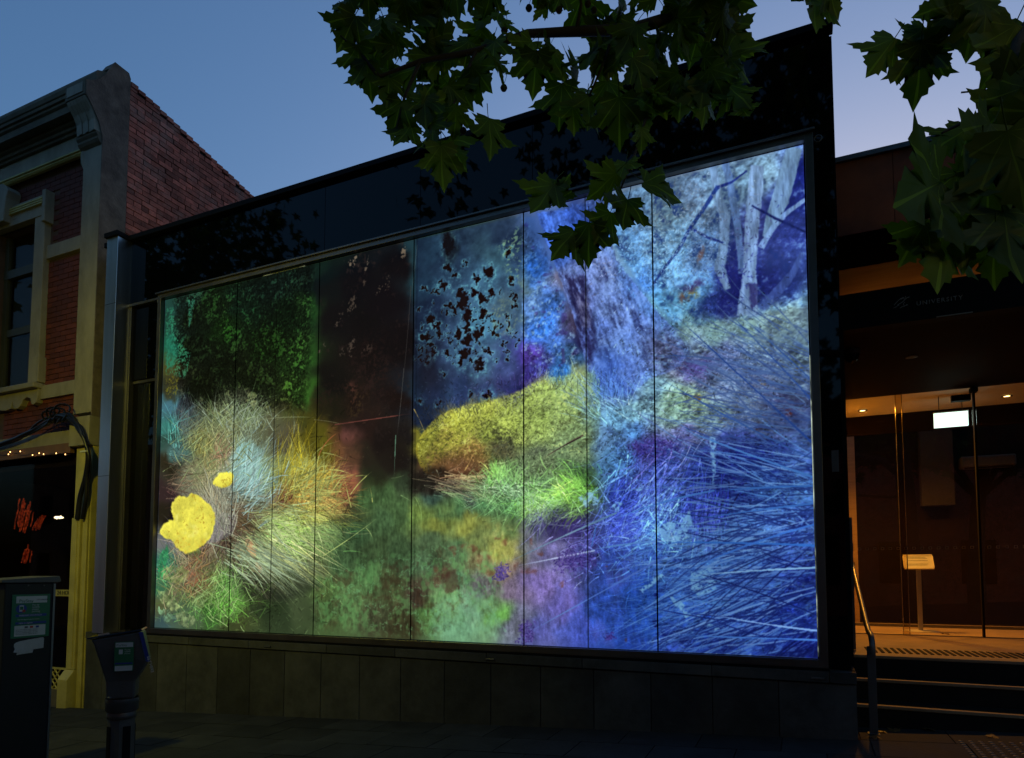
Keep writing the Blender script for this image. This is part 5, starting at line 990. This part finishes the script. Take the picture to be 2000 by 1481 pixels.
# unseen lamp added behind the camera to light the leaves from beneath the crown
s2 = empty('street_lamp', (5.7, -.6, ground(5.7, -.6)-.16), 'black street lamp with a hooded amber lantern under the plane tree', 'street lamp')
MB().tube([(0, 0, 0), (0, 0, .3), (0, 0, 4.1)], [.09, .06, .045], 12).build('pole', M['black'], s2)
MB().lathe([(.05, 4.52), (.12, 4.48), (.24, 4.40), (.25, 4.38), (.05, 4.38)], (0, 0, 0), 18).build('hood', M['black'], s2)
MB().lathe([(.0001, 4.16), (.09, 4.18), (.10, 4.30), (.06, 4.37)], (0, 0, 0), 14).build('lantern_glass', bpy.data.materials['sodium_lamp'], s2)
spot('lamp_beam', s2, (0, .0, 4.12), (-5.4, 2.8, 3.2), LEAF_FILL, (1, .86, .12), 100, 1., .10)

# ================================================================ PLANE TREES
HALF = [(0, 0), (.13, -.06), (.31, -.13), (.345, -.045), (.49, -.03), (.405, .05), (.43, .125), (.30, .195), (.45, .235), (.485, .325), (.615, .365), (.655, .455), (.80, .545), (.625, .545), (.575, .61), (.455, .565), (.40, .64), (.275, .53), (.262, .63), (.335, .685), (.225, .745), (.235, .83), (.125, .87), (0, 1.10)]
OUT = HALF+[(-x, y) for x, y in HALF[-2:0:-1]]
def leaf_mesh(seed):
    q = random.Random(seed); cup = q.uniform(-.25, .45); droop = q.uniform(.05, .5); tw = q.uniform(-.35, .35); asym = q.uniform(.86, 1.12); ph = q.uniform(0, 6)
    def bend(x, y):
        x2 = x*(asym if x > 0 else 1); z = -cup*x2*x2-droop*max(0, y)**2*.45+tw*x2*y*.6+.035*math.sin(7*x+ph)+.03*math.sin(9*y+ph)
        return (x2, y, z)
    m = MB(); c0 = [bend(0, t) for t in (0.0, .25, .55)]
    n = len(OUT); ring = [bend(x+q.uniform(-.02, .02), y+q.uniform(-.02, .02)) for x, y in OUT]; inner = [bend(x*.5, .3+(y-.3)*.5) for x, y in OUT]
    vs = ring+inner+[bend(0, .3)]
    fs = [(i, (i+1) % n, n+(i+1) % n, n+i) for i in range(n)]+[(n+i, n+(i+1) % n, 2*n) for i in range(n)]
    m.add(vs, fs, True); m.tube([(0, .02, 0), (.01, -.2, .03), (.03, -.42, .10)], [.012, .010, .012], 4)
    return m.mesh('leaf', M['leaf'])
LEAF = [leaf_mesh(100+k) for k in range(9)]
FW = Vector((-math.sin(R(24.078))*math.cos(R(3.556)), math.cos(R(24.078))*math.cos(R(3.556)), math.sin(R(3.556))))
RT = Vector((math.cos(R(24.078)), math.sin(R(24.078)), 0)); UP = RT.cross(FW); C0 = Vector((0, 0, CAM_Z))
def spotpt(u, v, d): return C0+FW*d+RT*((u-1000)/1283.7*d)-UP*((v-1044.2)/1283.7*d)
def in_frame(p, mu=60):
    q = p-C0; d = q.dot(FW)
    if d < .1: return False
    u = 1000+1283.7*q.dot(RT)/d; v = 1044.2-1283.7*q.dot(UP)/d
    return -mu < u < 2000+mu and -mu < v < 1481+mu
tree = empty('plane_tree', (1.95, 2.75, ground(1.95, 2.75)), 'plane tree whose lobed leaves and twigs hang across the sky and lightbox', 'tree')
tree.location = (0, 0, 0)
g0 = ground(1.95, 2.75)
MB().tube([(1.95, 2.75, g0-.1), (1.95, 2.75, g0+.4), (1.92, 2.74, 1.6), (1.9, 2.7, 2.8), (1.85, 2.6, 4.2), (1.7, 2.5, 6.0), (1.6, 2.4, 8.2)], [.26, .21, .18, .17, .14, .10, .03], 14).build('trunk', M['bark'], tree)
def limb(pts, r0, r1, name='limb'):
    n = len(pts); MB().tube(pts, [r0+(r1-r0)*i/(n-1) for i in range(n)], 8).build(name, M['bark' if r0 > .03 else 'twig'], tree)
limb([(1.88, 2.65, 3.3), (1.5, 2.55, 3.75), (.8, 2.7, 3.95), tuple(spotpt(1500, -60, 2.9)), tuple(spotpt(1330, 30, 2.85))], .07, .030)
limb([tuple(spotpt(u, v, d)) for u, v, d in ((1330, 30, 2.85), (1230, 58, 2.8), (1120, 62, 2.75), (1030, 66, 2.75), (930, 100, 2.7), (820, 120, 2.65), (740, 150, 2.6))], .026, .006, 'branch')
for pts in (((1250, 55, 2.8), (1268, 140, 2.7), (1262, 230, 2.6), (1240, 300, 2.5), (1200, 400, 2.45)), ((1125, 62, 2.75), (1135, 10, 2.7), (1128, -40, 2.7)), ((930, 100, 2.7), (900, 170, 2.6), (870, 240, 2.55)), ((820, 120, 2.65), (790, 190, 2.6), (775, 250, 2.6)), ((1200, 60, 2.8), (1180, 120, 2.7), (1150, 190, 2.7)), ((740, 150, 2.6), (700, 100, 2.6), (665, 70, 2.6)), ((1330, 30, 2.85), (1400, 90, 2.7), (1430, 150, 2.6))):
    limb([tuple(spotpt(*p)) for p in pts], .009, .003, 'twig')
limb([(1.86, 2.6, 3.0), (1.7, 2.2, 3.0), tuple(spotpt(2080, -60, 1.9)), tuple(spotpt(1990, 80, 1.85)), tuple(spotpt(1950, 230, 1.8)), tuple(spotpt(1915, 380, 1.8)), tuple(spotpt(1880, 470, 1.8))], .035, .004, 'branch')
limb([tuple(spotpt(*p)) for p in ((2000, -60, 2.0), (1880, 10, 2.0), (1815, 80, 2.0), (1790, 120, 2.0))], .010, .004, 'twig')
limb([tuple(spotpt(*p)) for p in ((1960, 190, 1.8), (1900, 230, 1.75), (1840, 260, 1.7))], .006, .003, 'twig')
LQ = random.Random(11); n_leaf = 0
def put_leaf(u, v, size_px, d, ang, tilt=.6, mesh=None):
    """one leaf: middle of the blade near (u,v), tip pointing along ang (0 = down, + = towards the steps)"""
    global n_leaf
    s = size_px/1283.7*d/1.12
    a = R(ang); tip = (-UP*math.cos(a)+RT*math.sin(a)+FW*LQ.uniform(-tilt, tilt)).normalized()
    nrm = (-FW+RT*LQ.uniform(-tilt, tilt)*1.2+UP*LQ.uniform(-tilt, tilt)*1.2); nrm = (nrm-tip*nrm.dot(tip)).normalized()
    if LQ.random() < .5: nrm = -nrm
    x = tip.cross(nrm); m = Matrix((x, tip, nrm)).transposed().to_4x4()
    o = link(bpy.data.objects.new('leaf', mesh or LQ.choice(LEAF)), tree)
    o.matrix_world = Matrix.Translation(spotpt(u, v, d)-tip*(.42*s)) @ m @ Matrix.Diagonal((s, s, s, 1)); n_leaf += 1
def inside(pt, pl):
    c = False
    for (ax, ay), (bx, by) in zip(pl, pl[1:]+pl[:1]):
        if (ay > pt[1]) != (by > pt[1]) and pt[0] < (bx-ax)*(pt[1]-ay)/(by-ay)+ax: c = not c
    return c
MASS = [([(690, -40), (960, -40), (1010, 20), (1000, 130), (950, 150), (905, 190), (860, 225), (790, 200), (740, 140), (700, 80)], 52, 82, 2.65), ([(1060, 100), (1130, 60), (1150, -40), (1400, -40), (1440, 60), (1420, 140), (1380, 190), (1300, 210), (1200, 215), (1130, 195), (1080, 150)], 62, 86, 2.75), ([(1000, -40), (1150, -40), (1130, 20), (1040, 20)], 8, 70, 2.75), ([(1975, 40), (2080, -40), (2080, 480), (1985, 420), (1975, 260), (1990, 180)], 14, 150, 1.85)]
for pl, n, sz, d in MASS:
    us = [p[0] for p in pl]; vs = [p[1] for p in pl]; k = 0
    while k < n:
        u = LQ.uniform(min(us), max(us)); v = LQ.uniform(min(vs), max(vs))
        if inside((u, v), pl): put_leaf(u, v, sz*LQ.uniform(.55, 1.12), d*LQ.uniform(.93, 1.12), LQ.gauss(0, 55), .9); k += 1
# the leaves one can tell apart along the edges
for (u, v, s, d, a) in ((680, 60, 95, 2.6, -30), (665, 20, 80, 2.6, -60), (700, 120, 90, 2.6, 0), (720, 150, 95, 2.6, 15), (760, 170, 90, 2.6, 0), (775, 225, 85, 2.6, -20), (790, 265, 85, 2.6, -30), (830, 210, 90, 2.55, 10), (845, 260, 95, 2.55, 0), (862, 320, 100, 2.5, -8), (885, 290, 85, 2.55, 25), (958, 262, 98, 2.5, 12), (940, 150, 80, 2.6, 40), (905, 180, 85, 2.6, 20), (890, 235, 80, 2.55, 0),
    (1045, 140, 105, 2.7, -10), (1025, 100, 80, 2.7, -30), (1085, 130, 90, 2.7, 10), (1095, 200, 90, 2.7, -5), (1150, 215, 95, 2.65, 10), (1120, 230, 70, 2.65, 0), (1210, 230, 100, 2.6, 5), (1185, 190, 90, 2.7, 0), (1250, 220, 90, 2.6, 10), (1290, 190, 95, 2.6, 15), (1330, 205, 95, 2.6, 0), (1375, 200, 100, 2.6, 5), (1400, 160, 95, 2.6, 30), (1440, 185, 90, 2.6, 30), (1450, 90, 110, 2.65, 110), (1440, 130, 90, 2.65, 60), (1420, 50, 90, 2.7, 70), (1440, 0, 90, 2.7, 80), (1455, 220, 60, 2.6, 20),
    (1255, 270, 55, 2.5, 10), (1215, 330, 75, 2.45, -30), (1180, 360, 85, 2.4, -50), (1065, 385, 110, 2.3, -35), (1095, 370, 60, 2.3, 150), (1290, 365, 105, 2.4, 75), (1220, 415, 100, 2.4, -10), (1180, 440, 95, 2.4, -20), (1150, 470, 105, 2.4, -5), (1105, 470, 100, 2.4, -35), 
    (1595, 15, 105, 2.3, 5), (1625, 0, 80, 2.3, 40), (1560, -8, 70, 2.3, -40), (1725, 105, 108, 2.0, -42), (1800, 95, 105, 2.0, -15), (1797, 135, 128, 2.0, 8), (1785, 70, 80, 2.0, -50), (1825, 110, 80, 2.0, 30), (1850, 40, 120, 1.95, -30), (1895, 50, 130, 1.95, 0), (1870, 10, 110, 1.95, -60), (1930, 40, 130, 1.9, 20), (1830, 15, 80, 2.0, -70), (1960, 100, 130, 1.85, -30),
    (1862, 268, 120, 1.75, -62), (1915, 290, 165, 1.7, -35), (1960, 215, 120, 1.75, -50), (1800, 375, 185, 1.65, -64), (1862, 375, 110, 1.7, -5), (1785, 470, 112, 1.7, -38), (1838, 492, 150, 1.7, -10), (1885, 455, 140, 1.7, 10), (1935, 385, 200, 1.7, 5), (1965, 470, 190, 1.68, 0), (1985, 320, 190, 1.65, 10), (1940, 500, 120, 1.7, 5), (1975, 140, 120, 1.8, -30)):
    put_leaf(u, v, s*LQ.uniform(.82, 1.0)*(1.04 if d < 1.9 else .95), d, a+LQ.uniform(-8, 8), .35 if d < 2.1 else .6)
for (u, v, d) in ((1033, 16, 2.7), (1092, 20, 2.7), (1148, 8, 2.7), (984, 172, 2.6), (905, 256, 2.55), (1160, 20, 2.8), (985, 60, 2.7)):
    p = spotpt(u, v, d); MB().lathe([(.0001, -.014), (.010, -.010), (.0145, 0), (.010, .010), (.0001, .014)], p, 10).build('seed_ball', M['fruit'], tree)
    MB().tube([p+Vector((0, 0, .012)), p+Vector((.01, .005, .05)), p+Vector((.0, .01, .09))], .0012, 4).build('stalk', M['twig'], tree)
def canopy(tr, centre, radii, n, seed, size=.17, name='upper_crown'):
    """the crown above the picture: thousands of small lobed leaves in clumps"""
    q = np.random.default_rng(seed); small = [(0, 0), (.34, -.1), (.42, .1), (.28, .2), (.75, .52), (.28, .55), (0, 1.05), (-.28, .55), (-.75, .52), (-.28, .2), (-.42, .1), (-.34, -.1)]
    m = MB(); cl = [np.array(centre)+q.normal(0, .48, 3)*np.array(radii) for _ in range(max(24, n//60))]; made = 0
    while made < n:
        c = cl[q.integers(len(cl))]; p = Vector(c+q.normal(0, .33, 3))
        if in_frame(p, 130): 
            made += .02; continue
        s = size*q.uniform(.7, 1.25); t = Vector(q.normal(0, .6, 3))+Vector((0, 0, -.8)); t.normalize(); nn = Vector(q.normal(0, 1, 3)); nn = (nn-t*nn.dot(t)).normalized(); x = t.cross(nn)
        m.add([p+(x*a+t*b)*s for a, b in small], [tuple(range(12))]); made += 1
    tag(m.build(name, M['leaf'], tr), kind='stuff')
canopy(tree, (.6, 2.3, 6.6), (4.6, 2.2, 2.4), 5200, 3)
for k in range(7):
    a = k*.9; limb([(1.8, 2.55, 3.8+k*.5), (1.6+1.2*math.cos(a), 2.5+.6*math.sin(a), 4.9+k*.45), (1.3+2.4*math.cos(a), 2.4+1.1*math.sin(a), 5.7+k*.4)], .05, .012)
tr2 = empty('plane_tree', (0, 0, 0), 'tall plane tree mirrored in the black glass above the narrow window', 'tree')
gg = ground(-11.2, 2.5)
MB().tube([(-11.2, 2.4, gg-.1), (-11.2, 2.4, 2), (-11.15, 2.4, 4), (-11.1, 2.4, 6.5), (-11, 2.4, 8.6)], [.24, .19, .16, .10, .03], 12).build('trunk', M['bark'], tr2)
canopy(tr2, (-11.6, 2.2, 6.9), (2.6, 1.8, 2.7), 3600, 8)
# the other side of the road: a terrace and planes out of view, added to block sky light and mirrored in glass
for k, (x, w, h) in enumerate(((-46, 22, 8.6), (-24, 14, 10.2), (-10, 9, 8.4), (-1, 10, 6.2), (9, 12, 9.4), (21, 24, 10.0))):
    op = empty('terrace_house', (0, 0, 0), ['long rendered terrace across the road', 'tall brick warehouse across the road', 'narrow rendered shop across the road', 'low house with a gable roof across the road', 'brick hotel with parapet across the road', 'wide rendered hall across the road'][k]+' mirrored in glass', 'building')
    MB().box(x+.02, x+w-.02, -24, -14.5, -1.8, h).build('wall', M['render'] if k % 2 == 0 else M['brick'], op)
    if k == 3: MB().prism([(x-.3, h), (x+w+.3, h), (x+w/2, h+3.2)], 'y', -24.4, -14.2).build('roof', M['black'], op)
    else: MB().box(x, x+w, -24, -14.3, h+.002, h+.3).build('parapet', M['soot'], op)
    for q in range(int(w//3)):
        for z in (1.0, 4.6):
            if z+1.8 < h: MB().box(x+.9+q*3, x+2.1+q*3, -14.498, -14.45, z, z+1.8).build('window', M['black_glass'], op)
for k, (x, y) in enumerate(((-12.5, -7.2), (-4.0, -7.8), (5.0, -7.4))):
    tr = empty('plane_tree', (0, 0, 0), ['plane tree across the road before the brick warehouse', 'plane tree across the road before the narrow shop', 'plane tree across the road before the gabled house'][k], 'tree')
    MB().tube([(x, y, -1.2), (x, y, 1.5), (x+.1, y+.2, 3.6), (x+.2, y+1, 5.2), (x+.3, y+2.4, 6.4)], [.30, .24, .20, .14, .05], 12).build('trunk', M['bark'], tr)
    for q in range(5): MB().tube([(x+.1, y+.3, 3.8), (x+1.6*math.cos(q*1.26), y+1.5+2*math.sin(q*1.26), 5.4), (x+3.2*math.cos(q*1.26), y+2.5+3.6*math.sin(q*1.26), 6.5)], [.10, .07, .02], 8).build('limb', M['bark'], tr)
    canopy(tr, (x, y+2.6, 6.3), (4.6, 5.2, 1.0), 3800, 20+k, .30)  # flat crown spread over the road to block sky light
# fallen leaves and a crumpled scrap by the steps
for k, (x, y, z) in enumerate(((.52, 5.92, None), (.62, 5.98, None), (.44, 5.72, None), (.85, 6.0, None), (1.45, 9.15, .652), (1.2, 5.9, None))):
    o = link(bpy.data.objects.new('fallen_leaf', bpy.data.meshes.new_from_object(bpy.data.objects['leaf']) if k == 0 else bpy.data.objects['fallen_leaf'].data))
    o.data.materials.clear(); o.data.materials.append(M['dead']) if 'dead' in M else o.data.materials.append(M.setdefault('dead', leaf_material('dry_leaf', (.12, .06, .02), (.22, .12, .04), .1)))
    o.location = (x, y, (z if z else ground(x, y))+.012); o.rotation_euler = (R(LQ.uniform(-14, 14)), R(LQ.uniform(-14, 14)), R(LQ.uniform(0, 360))); s = LQ.uniform(.06, .11); o.scale = (s, s, s)
    tag(o, 'dry brown fallen leaf lying on the entrance landing' if z else ['dry brown leaf lying beside the foot of the handrail post', 'dry brown leaf against the lowest entrance step', 'dry brown leaf on the paving at the stone base corner', 'dry brown leaf between handrail and studded paving', '', 'dry brown leaf at the edge of the studded paving', 'dry brown leaf on dark paving nearer the parking meter', 'dry brown leaf on dark paving below the blue panels', 'dry brown leaf on dark paving below the green panels'][k], 'leaf', 'fallen leaves by the building')
